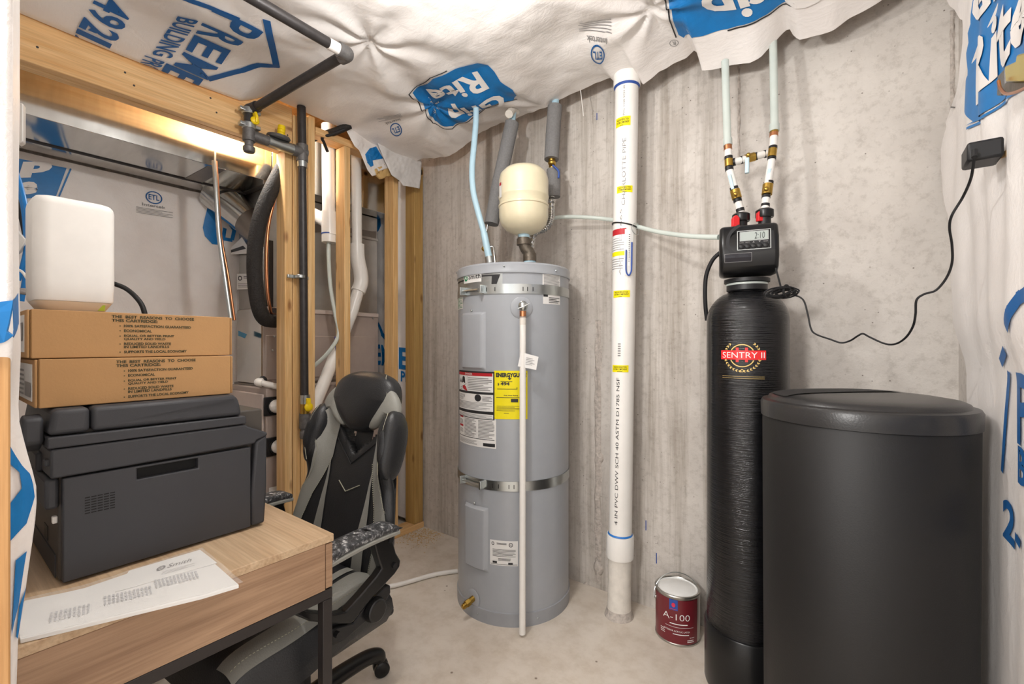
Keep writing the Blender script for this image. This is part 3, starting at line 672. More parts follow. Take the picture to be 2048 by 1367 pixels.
# vent pipes between the studs
def P3(px, py, X): return at_x(px, py, X)
t = thing('vent_pipe', 'white vent pipe with a tee and cap in the open stud bay', 'pipe', at_d(657, 480, 2.6))
dv = 2.62
mk('pipe', cyl(B(), at_d(656, 250, dv), at_d(658, 430, dv), .036), 'pvc', t)
mk('tee', tube(B(), [at_d(658, 424, dv), at_d(659, 470, dv)], .043, 24), 'pvc', t)
mk('cap', cyl(B(), at_d(658.5, 470, dv), at_d(658.5, 485, dv), .041), 'pvc', t)
mk('branch_pipe', tube(B(), [at_d(657, 445, dv), at_d(640, 435, dv+.02), at_d(612, 422, dv+.04)], .038, 20), 'pvc', t)
mk('cement_ring', cyl(B(), at_d(658.5, 467, dv), at_d(658.5, 469.5, dv), .0435), 'ink_blue', t)
mk('drain_tube', tube(B(), [at_d(*q) for q in [(657, 484, dv), (658, 530, dv), (662, 580, dv), (671, 630, dv), (677, 668, dv-.02), (660, 700, dv-.05), (632, 728, dv-.05), (600, 750, dv-.05)]], .011, 12, 6), 'clear', t)
t = thing('vent_pipe', 'white vent pipe with a purple-primed elbow slanting behind the lone stud', 'pipe', at_d(700, 640, 2.66))
PX = lambda x, y: at_x(x, y, -2.428)
mk('pipe', cyl(B(), PX(712, 262), PX(714, 505), .030), 'pvc', t)
mk('elbow', tube(B(), [PX(714, 488), PX(715, 515), PX(721, 545), PX(722, 565), PX(716, 583)], .043, 20, 5), 'pvc', t)
mk('slanting_pipe', tube(B(), [PX(722, 562), PX(705, 622), PX(650, 760), PX(606, 868)], .034, 20), 'pvc', t)
mk('primer_stain', cyl(B(), PX(719.5, 571), PX(717.5, 578), .0348), 'purple', t)
mk('primer_stain', prism(B(), [at_x(a, b, -2.39) for a, b in ((669, 672), (673, 674), (675, 695), (671, 699))], (.001, -.001, 0)), 'purple', t)
tag(mk('black_cable', tube(B(), [at_d(*q) for q in [(690, 258, 2.5), (665, 268, 2.48), (645, 275, 2.47), (648, 285, 2.47), (655, 303, 2.47)]], .008, 10, 5), 'rubber'), 'short black cable end drooping under the ceiling facing at the stud bay', 'cable')
tag(mk('black_hose', tube(B(), [at_d(*q) for q in [(700, 250, 2.52), (672, 262, 2.5), (640, 272, 2.5), (610, 280, 2.5)]], .02, 14, 5), 'foamblack'), 'black corrugated hose above the open stud bay', 'hose')
# cables by the jamb
tag(mk('network_cable', tube(B(), [at_d(*q) for q in [(26, 330, 1.62), (38, 362, 1.6), (48, 400, 1.58), (55, 445, 1.57), (54, 490, 1.57), (46, 530, 1.57), (36, 560, 1.57)]], .0075, 10, 6), 'bluecable'), 'bright blue network cable curving behind the white router', 'cable', 'blue network cables')
tag(mk('network_cable', tube(B(), [at_d(*q) for q in [(30, 352, 1.66), (46, 410, 1.64), (52, 470, 1.63), (53, 530, 1.62), (48, 570, 1.62), (43, 602, 1.62)]], .0075, 10, 6), 'bluecable'), 'blue network cable hanging straight down to the coiled black cable', 'cable', 'blue network cables')
tag(mk('coax_cable', tube(B(), [at_d(*q) for q in [(30, 380, 1.7), (42, 430, 1.68), (52, 480, 1.68), (55, 530, 1.68), (54, 560, 1.66)]], .008, 10, 6), 'rubber'), 'black coaxial cable behind the blue network cables', 'cable')
bm = B(); c = at_d(50, 622, 1.42)
tube(bm, [c+Vector((.0, .062*math.cos(a*.35)*(1+.06*math.sin(a*3)), .062*math.sin(a*.35)+.006*math.sin(a*1.7)))+Vector((.012*math.sin(a), 0, 0)) for a in range(0, 60)], .0065, 8, 2)
tag(mk('coiled_cable', bm, 'cable'), 'coil of dark cable beside the cartons under the blue cables', 'cable')
tag(mk('power_adapter', prism(B(), [at_d(a, b, 1.55) for a, b in ((30, 455), (36, 462), (51, 478), (50, 484), (38, 502), (30, 508))], (-.03, .01, 0)), 'router', bevel=.003), 'white power adapter beside the blue network cables', 'adapter')
tag(mk('white_cable', tube(B(), [at_d(*q) for q in [(34, 538, 1.5), (44, 543, 1.48), (54, 557, 1.46), (60, 575, 1.44)]], .004, 8, 5), 'router'), 'thin white cable looping to the back of the router', 'cable')
p = at_d(40, 230, 1.5)
tag(mk('plastic_box', prism(B(), [at_d(a, b, 1.45) for a, b in ((36, 204), (46, 206), (46, 282), (36, 288))], (-.03, .01, 0)), 'router', bevel=.004), 'white plastic box on the wall above the router', 'box')
# ================================================================== GAS PIPE
def px3(l): return [at_d(*q) for q in l]
GX = -2.262
t = thing('gas_pipe', 'black iron gas pipe along the ceiling with valve, regulator and drop leg', 'pipe', (GX, 1.19, .9))
el = Vector((-1.556, 1.0, 2.335)); z0 = 2.335
a0 = Vector((-1.53, -.3, z0))
mk('pipe_run', cyl(B(), a0, (el.x, el.y-.02, z0), .019), 'iron', t)
mk('pipe_run', cyl(B(), (el.x-.03, el.y, z0), (-2.235, .955, 2.318), .019), 'iron', t)
mk('tape_wrap', cyl(B(), (el.x, el.y-.075, z0), (el.x, el.y-.03, z0), .0205), 'white_print', t)
mk('elbow', tube(B(), [(el.x, el.y-.034, z0), (el.x, el.y-.004, z0), (el.x-.006, el.y+.004, z0), (el.x-.036, el.y, z0)], .027, 18, 5), 'iron_grey', t)
V = lambda py: HC+(HY-py)/F*2.11
yv = .940; Xv = -2.25
mk('elbow', tube(B(), [(-2.205, .957, 2.32), (-2.24, .95, 2.318), (Xv, yv, 2.312), (Xv, yv, 2.295)], .024, 18, 5), 'iron', t)
sv = mk('shutoff_valve', lathe(B(), [(0, 2.312), (.027, 2.310), (.027, 2.291), (.019, 2.288), (.022, 2.271), (.022, 2.248), (.027, 2.244), (.027, 2.229), (0, 2.228)], (Xv, yv, 0), seg=20), 'iron', t)
bm = B(); tube(bm, [(Xv+.03, yv+.012, 2.290), (Xv+.034, yv+.016, 2.270), (Xv+.03, yv+.016, 2.252)], .01, 10, 4, flat=(.016, .006)); sphere(bm, (Xv+.03, yv+.014, 2.258), .02, 12, (.5, 1, .9)); mk('valve_handle', bm, 'valveyellow', sv)
for z in (2.302, 2.234):
    bm = B(); box(bm, Xv-.012, yv-.045, z-.008, Xv+.02, yv+.045, z+.008); cyl(bm, (Xv, yv, z-.014), (Xv, yv, z+.014), .030); mk('pipe_strap', bm, 'zinc', t, bevel=.003)
zt = 2.197
mk('tee', tube(B(), [(Xv, yv, 2.23), (Xv, yv, 2.165)], .027, 18), 'iron_grey', t)
mk('drip_cap', lathe(B(), [(0, 2.112), (.022, 2.114), (.026, 2.122), (.026, 2.137), (.019, 2.142), (.019, 2.168), (0, 2.168)], (Xv, yv, 0), seg=18), 'iron_grey', t)
yr = 1.195
mk('cross_pipe', tube(B(), [(Xv, yv+.015, zt), (Xv, yv+.06, zt), (Xv, yv+.085, zt)], .024, 16), 'iron_grey', t)
rg = mk('regulator', tube(B(), [(Xv, yv+.085, zt), (Xv, yv+.10, zt), (Xv, yr-.055, zt), (Xv, yr-.04, zt)], .027, 18), 'zinc', t)
mk('diaphragm', lathe(B(), [(0, -.004), (.05, 0), (.054, .006), (.05, .014), (.03, .018), (0, .02)], (Xv, yv+.135, zt+.028), (0.15, 0, 1), 28), 'iron_grey', rg)
mk('vent_cap', lathe(B(), [(.018, 0), (.018, .01), (.015, .012), (.018, .014), (.018, .026), (.015, .028), (.018, .03), (.017, .048), (0, .05)], (Xv+.004, yv+.145, zt+.046), (0.05, .06, 1), 18), 'valveyellow', rg)
mk('tee', tube(B(), [(Xv, yr-.05, zt), (Xv, yr+.02, zt)], .028, 18), 'iron_grey', t)
mk('tee', tube(B(), [(Xv, yr, zt+.04), (Xv, yr, zt-.045)], .028, 18), 'iron_grey', t)
mk('drop_pipe', cyl(B(), (Xv, yr, zt+.04), (Xv, yr-.005, 2.43), .021), 'iron', t)
mk('coupling', cyl(B(), (Xv, yr, zt-.045), (Xv, yr, zt-.075), .024), 'zinc', t)
mk('drop_pipe', cyl(B(), (Xv, yr, zt-.05), (Xv, yr+.012, .93), .0195), 'iron', t)
b2 = B(); p = at_x(601, 553, Xv); box(b2, Xv-.03, p.y-.055, p.z-.009, Xv-.02, p.y+.055, p.z+.009); cyl(b2, (Xv, p.y, p.z-.009), (Xv, p.y, p.z+.009), .024); mk('pipe_strap', b2, 'zinc', t, bevel=.003)
yl = yr+.014; lo = at_x(607, 815, Xv)
mk('coupling', cyl(B(), (Xv, yl, .96), (Xv, yl, .915), .024), 'zinc', t)
sv = mk('shutoff_valve', cyl(B(), (Xv, yl, .92), (Xv, yl, .865), .022), 'brass', t)
bm = B(); sphere(bm, (Xv+.03, yl+.004, .90), .023, 14, (.5, 1, 1)); box(bm, Xv+.022, yl-.008, .90, Xv+.038, yl+.012, .945); mk('valve_handle', bm, 'valveyellow', sv, bevel=.003)
mk('tee', cyl(B(), (Xv, yl, .865), (Xv, yl, .79), .0275), 'iron_grey', t)
mk('side_stub', cyl(B(), (Xv, yl, .83), (Xv, yl+.075, .832), .017), 'iron_grey', t)
mk('drip_cap', lathe(B(), [(0, .735), (.022, .737), (.025, .745), (.025, .772), (.02, .778), (.02, .80), (0, .80)], (Xv, yl, 0), seg=18), 'iron_grey', t)
# ================================================================== WATER HEATER
hx, hy, R = -1.3365, 1.775, .272
t = thing('water_heater', 'tall grey electric water heater with yellow energy label', 'water heater', (hx, hy, 0))
mk('tank_jacket', lathe(B(), [(0, .012), (R-.004, .012), (R, .02), (R, .055), (R-.003, .057), (R-.003, 1.533), (0, 1.533)], (hx, hy, 0), seg=96), 'heater', t)
mk('base_ring', lathe(B(), [(R-.01, 0), (R+.001, 0), (R+.002, .058), (R-.003, .06)], (hx, hy, 0), seg=96), 'heater_trim', t)
mk('top_ring', lathe(B(), [(R-.004, 1.528), (R+.003, 1.53), (R+.004, 1.536), (R+.002, 1.54), (R+.003, 1.568), (R-.004, 1.576), (0, 1.578)], (hx, hy, 0), seg=96), 'heater', t)
bm = B()
for px, py in ((914, 545), (1008, 532), (1112, 541)):
    th, z = cyl_hit(hx, hy, R+.003, px, py); sphere(bm, (hx+(R+.003)*math.cos(th), hy+(R+.003)*math.sin(th), z), .0045, 8)
for px in (955, 1076):
    th, z = cyl_hit(hx, hy, R+.002, px, 1240); sphere(bm, (hx+(R+.002)*math.cos(th), hy+(R+.002)*math.sin(th), .03), .004, 8)
mk('screw', bm, 'zinc', t)
HP = lambda l, tp, r, b, off=.0015: cylpx(hx, hy, R-.003+off, l, tp, r, b)
# straps
for pz, slots in ((577, (960, 973, 990, 1046, 1055, 1066)), (972, (985, 997, 1018, 1028, 1040, 1051))):
    z = HC+(HY-pz)/F*1.955
    sp = mk('seismic_strap', lathe(B(), [(R-.002, z-.021), (R+.0005, z-.021), (R+.0005, z+.021), (R-.002, z+.021)], (hx, hy, 0), seg=96), 'zinc', t)
    bm = B()
    for px in slots+tuple(range(916, 935, 6)):
        th, _ = cyl_hit(hx, hy, R, px, pz); rect(bm, 0, 0, 1, 1, cylmap(hx, hy, R+.0013, th-.006, th+.006, z-.010, z+.008))
    mk('slots', bm, 'printer_dark', sp, smooth=0)
    a, _ = cyl_hit(hx, hy, R, 930, pz); b, _ = cyl_hit(hx, hy, R, 966, pz)
    pa = Vector((hx+(R+.017)*math.cos(a), hy+(R+.017)*math.sin(a), z)); pb = Vector((hx+(R+.017)*math.cos(b), hy+(R+.017)*math.sin(b), z))
    bm = B(); cyl(bm, pa, pb, .0045, seg=10); mk('tension_bolt', bm, 'zinc', sp)
    for q, th in ((pa, a), (pb, b)):
        bm = B(); M = Matrix.Translation(q) @ Matrix.Rotation(th, 4, 'Z'); box(bm, -.019, -.004, -.018, .012, .006, .018, 0, M); mk('bracket', bm, 'zinc', sp, bevel=.002)
        bm = B(); d = (pb-pa).normalized(); cyl(bm, q-d*.012, q+d*.002, .009, seg=6); mk('nut', bm, 'zinc', sp)
# covers
for (l, tp, r, b) in ((926, 624, 972, 739), (931, 1010, 977, 1137)):
    f0 = HP(l, tp, r, b, .0); rr = R-.003
    def cover(u, v, f0=f0):
        p = f0(u, v); e = min(u, 1-u, .12)/.12; e2 = min(v, 1-v, .05)/.05; k = min(1, max(0, min(e, e2)*1.5-.3))
        d = Vector((p.x-hx, p.y-hy, 0)).normalized(); return p+d*(.0015+.013*k)
    mk('element_cover', grid(B(), 24, 48, cover), 'heater', t)
    p = f0(.5, 1.03); d = Vector((p.x-hx, p.y-hy, 0)).normalized(); mk('cover_screw', sphere(B(), p+d*.004, .005, 10), 'zinc', t)
# labels
def label(name, l, tp, r, b, mat='paper', off=.0008):
    return mk(name, rect(B(), 0, 0, 1, 1, HP(l, tp, r, b, off), .02), mat, t, smooth=180)
def pr(o, bm, mats, name='printed_text'): return mk(name, bm, mats, o, smooth=0)
L = label('nameplate', 909.5, 549, 1005, 588, 'zinc'); f = HP(909.5, 549, 1005, 588, .0022)
bm = B(); rect(bm, 0, .78, .42, .86, f); rect(bm, .42, .88, .80, .95, f); rect(bm, .40, .80, .44, .95, f); poly(bm, [(.86, .95), (.97, .95), (.90, .25), (.85, .25)], f); rect(bm, .42, .88, .93, .95, f); rect(bm, .18, .0, .56, .38, f); pr(L, bm, 'black_print')
L2 = label('brand_badge', 928, 541.5, 963, 564.5, 'paper', .0026); f = HP(928, 541.5, 963, 564.5, .0036)
bm = B(); disc(bm, .16, .5, .13, .32, f, 0); text(bm, 'AO', affm(HP(928, 541.5, 963, 564.5, .0044), .06, .34, .26, .66), .02, .15, mi=2); text(bm, 'Smith', affm(f, .32, .3, .95, .74), .015, mi=1); pr(L2, bm, ['green_print', 'black_print', 'white_print'], 'logo')
bm = B(); text(bm, 'ProLine', affm(HP(909.5, 549, 1005, 588, .003), .26, .14, .46, .34), .03, .2); pr(L, bm, 'white_print')
L = label('rating_label', 910, 590, 926, 619); f = HP(910, 590, 926, 619, .0016); bm = B(); lines(bm, .1, .1, .95, .9, 9, f, 0, .35); pr(L, bm, 'green_print')
L = label('warning_label', 1085, 542, 1120, 575); f = HP(1085, 542, 1120, 575, .0016); bm = B(); lines(bm, .06, .08, .95, .92, 12, f, 0, .4); pr(L, bm, 'grey_print')
L = label('notice_label', 1086, 589, 1120, 608); f = HP(1086, 589, 1120, 608, .0016); bm = B(); lines(bm, .3, .15, .95, .8, 4, f, 0, .4); rect(bm, .02, .75, .25, 1, f); pr(L, bm, 'black_print')
L = label('danger_label', 918.5, 742, 989, 837); f = HP(918.5, 742, 989, 837, .0016); bm = B()
for r_ in ((0, .965, 1, 1), (0, 0, .015, 1), (.975, 0, 1, 1), (0, .52, 1, .57), (0, .11, 1, .17), (0, 0, 1, .015)): rect(bm, *r_, f, mi=0)
rect(bm, .015, .90, .96, .965, f, mi=1); disc(bm, .66, .44, .075, .075, f, 0); 
poly(bm, [(.08, .74), (.12, .84), (.16, .74)], f, mi=0); poly(bm, [(.17, .72), (.2, .86), (.24, .88), (.29, .86), (.31, .72), (.24, .75)], f, mi=0)
poly(bm, [(.2, .65), (.27, .69), (.33, .66), (.38, .57), (.3, .58), (.24, .6)], f, mi=2); rect(bm, .37, .58, .375, .88, f); strip(bm, [(.09, .62), (.36, .72)], .006, f); strip(bm, [(.09, .58), (.28, .64)], .006, f)
lines(bm, .40, .60, .95, .88, 8, f, 3, .45); lines(bm, .03, .20, .96, .36, 6, f, 3, .35); lines(bm, .08, .38, .3, .5, 5, f, 3, .35); lines(bm, .76, .38, .96, .49, 4, f, 3, .5); lines(bm, .04, .03, .95, .10, 3, f, 3, .35)
text(bm, 'DANGER', affm(HP(918.5, 742, 989, 837, .0024), .3, .915, .52, .955), .01, mi=4); pr(L, bm, ['black_print', 'red_print', 'red_print', 'grey_print', 'white_print'])
L = label('warning_label', 920, 835, 992, 893); f = HP(920, 835, 992, 893, .0016); bm = B()
lines(bm, .23, .33, .58, .95, 14, f, 0, .45); lines(bm, .63, .33, .97, .95, 13, f, 0, .45); rect(bm, .02, .92, .18, .99, f, mi=1); rect(bm, .02, .6, .18, .67, f, mi=1); lines(bm, .03, .4, .18, .55, 4, f, 0, .4); lines(bm, .03, .7, .18, .88, 4, f, 0, .4)
rect(bm, 0, .27, .97, .29, f, mi=2); lines(bm, .03, .06, .6, .22, 5, f, 0, .35); rect(bm, .74, .05, .98, .16, f, mi=2); pr(L, bm, ['grey_print', 'red_print', 'black_print'])
L = label('energy_label', 988, 741, 1055, 838, 'yellow', .0012); f = HP(988, 741, 1055, 838, .002); bm = B()
text(bm, 'ENERGYGUIDE', affm(f, .06, .865, .97, .955), .055, mx=.02); rect(bm, .455, .84, .49, .88, f); poly(bm, [(.41, .845), (.535, .845), (.47, .805)], f)
text(bm, '$', affm(f, .11, .69, .16, .745), .03); text(bm, '494', affm(f, .2, .695, .47, .765), .04); rect(bm, .1, .615, .7, .628, f); poly(bm, [(.66, .65), (.71, .65), (.685, .632)], f)
text(bm, 'First Hour Rating', affm(f, .3, .475, .72, .5), .03); rect(bm, .51, .35, .72, .42, f); lines(bm, .08, .17, .85, .29, 5, f, 0, .25); lines(bm, .2, .77, .7, .79, 1, f, 0, .6); lines(bm, .07, .44, .8, .455, 1, f, 0, .6); lines(bm, .3, .12, .45, .135, 1, f, 0, .6); pr(L, bm, 'black_print')
L = label('data_plate', 980, 1081, 1036, 1131); f = HP(980, 1081, 1036, 1131, .0016); bm = B(); ring(bm, .11, .86, .05, .07, .4, f); ring(bm, .75, .84, .07, .09, .25, f); text(bm, 'UL', affm(f, .71, .8, .79, .88), .01)
lines(bm, .25, .84, .6, .93, 2, f, 0, .4); lines(bm, .1, .36, .92, .68, 6, f, 0, .3); lines(bm, .3, .2, .75, .32, 3, f, 0, .4); rect(bm, .1, .08, .26, .16, f); rect(bm, .66, .06, .82, .13, f); rect(bm, .02, .04, .98, .055, f); pr(L, bm, 'black_print')
# relief valve, discharge pipe, tag
th, z = cyl_hit(hx, hy, R, 1043, 615); d = Vector((math.cos(th), math.sin(th), 0)); p = Vector((hx, hy, z))+d*(R-.004)
mk('valve_dimple', lathe(B(), [(.048, .0015), (.046, .003), (.02, .004), (0, .004)], p, d, 40), 'heater', t)
bm = B(); cyl(bm, p, p+d*.035, .013); sphere(bm, p+d*.045+Vector((0, 0, .002)), .021, 16, (1, 1, 1.15))
rv = mk('relief_valve', bm, 'zinc', t); mk('valve_outlet', cyl(B(), p+d*.043+Vector((0, 0, -.01)), p+d*.043+Vector((0, 0, -.045)), .014), 'copper', rv)
q = p+d*.066; mk('test_lever', tube(B(), [q+Vector((-.02, -.012, -.008)), q, q+Vector((.022, .01, .012))], .002, 8), 'zinc', rv)
q = p+d*.043
mk('pipe_adapter', cyl(B(), q+Vector((0, 0, -.04)), q+Vector((0, 0, -.075)), .014), 'pvc_dirty', t)
mk('discharge_pipe', cyl(B(), q+Vector((0, 0, -.07)), (q.x+.012, q.y-.02, .012), .0135), 'pvc', t)
tq = q+Vector((.0, -.016, -.245)); u_ = Vector((C_, S_, 0)); bm = B()
prism(bm, [tq+u_*-.012+Vector((0, 0, -.005)), tq+u_*.065+Vector((0, 0, -.02)), tq+u_*.075+Vector((0, 0, .035)), tq+u_*.0+Vector((0, 0, .055))], (.001, -.001, 0)); tg = mk('paper_tag', bm, 'paper', t)
bm = B(); lines(bm, .25, .15, .9, .85, 5, aff(tq+u_*.005+Vector((0, -.0025, .0)), tq+u_*.066+Vector((0, -.0025, -.012)), tq+u_*.012+Vector((0, -.0025, .046))), 0, .35); pr(tg, bm, 'grey_print')
th, z = cyl_hit(hx, hy, R, 946, 1196); d = Vector((math.cos(th), math.sin(th), 0)); p = Vector((hx, hy, z))+d*(R-.004)
mk('valve_dimple', lathe(B(), [(.040, .0015), (.038, .003), (.016, .004), (0, .004)], p, d, 40), 'heater', t)
dn = (d+Vector((-.1, -.1, -.3))).normalized(); bm = B(); cyl(bm, p, p+dn*.03, .013); cyl(bm, p+dn*.025, p+dn*.045, .016, seg=6); cyl(bm, p+dn*.045, p+dn*.062, .012); cyl(bm, p+dn*.062, p+dn*.066, .0075)
mk('drain_valve', bm, 'brass', t)
# ------------------------------------------------------------------ expansion tank
ex = Vector((-1.225, 1.706, 0)); zb, ztp = 1.725, 2.045
t = thing('expansion_tank', 'small cream expansion tank above the water heater', 'expansion tank', (ex.x, ex.y, 1.578))
rE = .116
mk('tank_shell', lathe(B(), [(0, zb), (.04, zb+.004), (.08, zb+.022), (.105, zb+.05), (rE-.002, zb+.08), (rE-.002, zb+.125), (rE+.0015, zb+.128), (rE+.0015, zb+.135), (rE-.004, zb+.14), (rE-.002, zb+.165), (rE+.0005, zb+.17), (rE+.0005, zb+.176), (rE-.001, zb+.18), (rE-.001, ztp-.07), (rE-.008, ztp-.04), (.085, ztp-.017), (.045, ztp-.004), (0, ztp)], ex, seg=64), 'cream', t)
mk('air_cap', lathe(B(), [(.022, 0), (.022, .008), (.016, .014), (0, .015)], ex+Vector((0, 0, ztp-.003))), 'handleblue', t)
L = mk('label_sheet', rect(B(), 0, 0, 1, 1, cylpx(ex.x, ex.y, rE+.0006, 998.6, 365, 1003, 395)), 'paper', t, smooth=180)
mk('printed_text', rect(B(), .1, .8, .9, 1, cylpx(ex.x, ex.y, rE+.0014, 998.6, 365, 1003, 395)), 'red_print', L)
bx = Vector((ex.x+.02, ex.y+.02, 0))
bm = B(); tube(bm, [ex+Vector((0, 0, zb+.01)), ex+Vector((0, 0, zb-.03)), ex+Vector((.006, .008, zb-.06)), bx+Vector((0, 0, zb-.085)), bx+Vector((0, 0, 1.60)), bx+Vector((0, 0, 1.572))], .027, 20, 4)
mk('threaded_fitting', bm, 'gunmetal', t)
for q in (ex+Vector((0, 0, zb-.012)), bx+Vector((0, 0, 1.598))): mk('joint_compound', cyl(B(), q, q+Vector((0, 0, .014)), .0275), 'pexblue', t)
mk('threaded_collar', cyl(B(), bx+Vector((0, 0, 1.605)), bx+Vector((0, 0, 1.64)), .031), 'gunmetal', t)
mk('threaded_collar', cyl(B(), ex+Vector((0, 0, zb-.045)), ex+Vector((0, 0, zb-.018)), .033), 'gunmetal', t)
# ------------------------------------------------------------------ tubes to the heater
pb = [(952, 196, 2.24), (952, 240, 2.235), (948, 290, 2.225), (944, 340, 2.21), (947, 385, 2.19), (958, 430, 2.17), (969, 470, 2.16), (976, 505, 2.15), (979, 526, 2.15)]
t = thing('supply_tube', 'pale blue tube dropping from the ceiling to the water heater', 'tube', at_d(979, 520, 2.15))
mk('tube', tube(B(), [at_d(*q) for q in pb], .0145, 16, 6), 'pexblue', t)
mk('braided_end', tube(B(), [at_d(968, 466, 2.16), at_d(976, 505, 2.15), at_d(979, 518, 2.15)], .0165, 16, 4), 'pexblue', t)
mk('crimp_collar', cyl(B(), at_d(978, 513, 2.15), at_d(980, 526, 2.15), .021), 'zinc', t)
t = thing('insulated_pipe', 'grey foam insulated pipe leaning left beside the expansion tank', 'pipe', at_d(980, 520, 2.28))
mk('foam_sleeve', tube(B(), [at_d(1024, 246, 2.30), at_d(1008, 320, 2.29), at_d(996, 375, 2.28), at_d(983, 448, 2.27)], .036, 20, 4), 'foamgrey', t)
mk('pipe', tube(B(), [at_d(1026, 222, 2.31), at_d(1023, 252, 2.30)], .018, 14), 'pexblue', t)
mk('elbow', tube(B(), [at_d(1018, 228, 2.26), at_d(1024, 222, 2.30), at_d(1032, 225, 2.34)], .02, 12, 4), 'pvc_dirty', t)
mk('tail_pipe', tube(B(), [at_d(976, 446, 2.27), at_d(971, 475, 2.26), at_d(969, 498, 2.25), at_d(975, 495, 2.25), at_d(986, 494, 2.25), at_d(988, 505, 2.24), at_d(990, 525, 2.23)], .007, 10, 5), 'corr', t)
mk('brass_knob', sphere(B(), at_d(968, 497, 2.24), .013, 12), 'brass', t)
t = thing('insulated_pipe', 'upright grey foam insulated pipe with brass valve by the expansion tank', 'pipe', at_d(1102, 400, 2.25))
mk('foam_sleeve', tube(B(), [at_d(1110, 212, 2.26), at_d(1106, 265, 2.26), at_d(1103, 319, 2.25)], .036, 20, 4), 'foamgrey', t)
mk('pipe', tube(B(), [at_d(1111, 200, 2.26), at_d(1110, 216, 2.26)], .018, 14), 'pexblue', t)
vb = mk('brass_valve', cyl(B(), at_d(1103.5, 317, 2.25), at_d(1105, 342, 2.25), .017), 'brass', t)
bm = B(); sphere(bm, at_d(1104, 326, 2.23), .02, 12, (1, 1, .7)); mk('valve_stem', bm, 'brass', vb)
mk('valve_lever', tube(B(), [at_d(1105, 330, 2.20), at_d(1117, 342, 2.20), at_d(1117, 356, 2.2)], .005, 8, 4), 'ink_blue', vb)
mk('foam_sleeve', tube(B(), [at_d(1107, 339, 2.25), at_d(1107, 394, 2.25)], .034, 20), 'foamgrey', t)
cp = smooth_path([at_d(*q) for q in [(1103, 392, 2.25), (1103, 420, 2.25), (1101, 440, 2.25), (1092, 455, 2.24), (1078, 461, 2.23), (1066, 470, 2.22), (1062, 500, 2.21), (1062, 526, 2.21)]], 12)
mk('corrugated_connector', tube(B(), cp, lambda s: .0165+.003*math.sin(s*len(cp)*2.0), 14), 'corr', t)
# ------------------------------------------------------------------ white floor tube
tag(mk('floor_tube', tube(B(), [at_z(a, b, .012) for a, b in ((915, 1141), (870, 1148), (830, 1159), (790, 1170), (750, 1176))], .011, 12, 5), 'pvc'), 'thin white tube lying on the slab by the water heater', 'tube')
# ------------------------------------------------------------------ radon pipe
def rc(z): return Vector((-.848+.0158*z, 1.917, z))
t = thing('radon_pipe', 'tall white vertical vent pipe with yellow stickers against the concrete wall', 'pipe', rc(0))
Rr = .051
mk('riser', cyl(B(), rc(.05), rc(2.42), Rr, seg=40), 'pvc', t)
mk('lower_pipe', lathe(B(), [(.0, .002), (.0545, .002), (.053, .04), (.0515, .06), (.0515, .36)], rc(0), rc(1)-rc(0), 40), 'pvc_dirty', t)
mk('dirt_collar', lathe(B(), [(.064, .0), (.058, .018), (.0535, .035)], rc(0), (0, 0, 1), 40), 'mortar', t)
mk('coupling', lathe(B(), [(.052, .265), (.060, .265), (.061, .27), (.061, .36), (.059, .367), (.052, .367)], Vector((-.848, 1.917, 0)), rc(1)-rc(0), 40), 'pvc', t)
mk('cement_bead', lathe(B(), [(.0525, .366), (.055, .369), (.0515, .375)], Vector((-.848, 1.917, 0)), rc(1)-rc(0), 40), 'bluecement', t)
mk('top_coupling', lathe(B(), [(.052, 2.365), (.058, 2.365), (.059, 2.37), (.059, 2.43)], Vector((-.848, 1.917, 0)), rc(1)-rc(0), 40), 'pvc', t)
mk('cement_bead', lathe(B(), [(.0515, 2.356), (.0545, 2.362), (.0575, 2.366)], Vector((-.848, 1.917, 0)), rc(1)-rc(0), 40), 'ink_blue', t)
MX[0] = .005
def RPx(l, tp, r, b, off=.001):
    c = rc(HC+(HY-(tp+b)/2)/F*1.97); f = cylpx(c.x, c.y, Rr+off, l, tp, r, b)
    return lambda u, v: (lambda p: p+Vector((.0158*(p.z-c.z), 0, 0)))(f(u, v))
for l, tp, r, b, sk in ((1232, 233.5, 1261, 251, 1), (1234, 370.5, 1265, 384, 0), (1227, 580, 1260, 594, 0), (1225, 730, 1257, 744, 0)):
    bm = rect(B(), 0, 0, 1, 1, RPx(l, tp+sk*-1, r, b), .02); L = mk('yellow_sticker', bm, 'yellow', t, smooth=180); f = RPx(l, tp, r, b, .0018)
    bm = B(); text(bm, 'RADON REDUCTION', affm(f, .12, .62, .88, .86), .01); text(bm, 'SYSTEM COMPONENT', affm(f, .08, .3, .92, .54), .01); lines(bm, .35, .08, .65, .2, 1, f); mk('printed_text', bm, 'olive_print', L, smooth=0)
def side(s, l, b, r, tp, m='grey_print'):
    f = RPx(l, tp, r, b, .001); bm = text(B(), s, lambda u, v: f(1-v, u), .0, 0, .02); mk('printed_lettering', bm, m, t, smooth=0)
side('CHARLOTTE PIPE', 1244, 410, 1251, 276); side('PVC 1120 SCH 40', 1246, 230, 1250, 170); side('ASTM D2665', 1239, 550, 1243, 418); side('4 IN PVC DWV SCH 40 ASTM D1785 NSF', 1231, 1050, 1237, 755, 'black_print'); side('1234567', 1234, 722, 1238, 640) if False else None
bm = B(); f = RPx(1235, 684, 1242, 712)
for i in range(6): rect(bm, .1, i/6, .9, i/6+.09, f)
mk('bar_code', bm, 'grey_print', t, smooth=0)
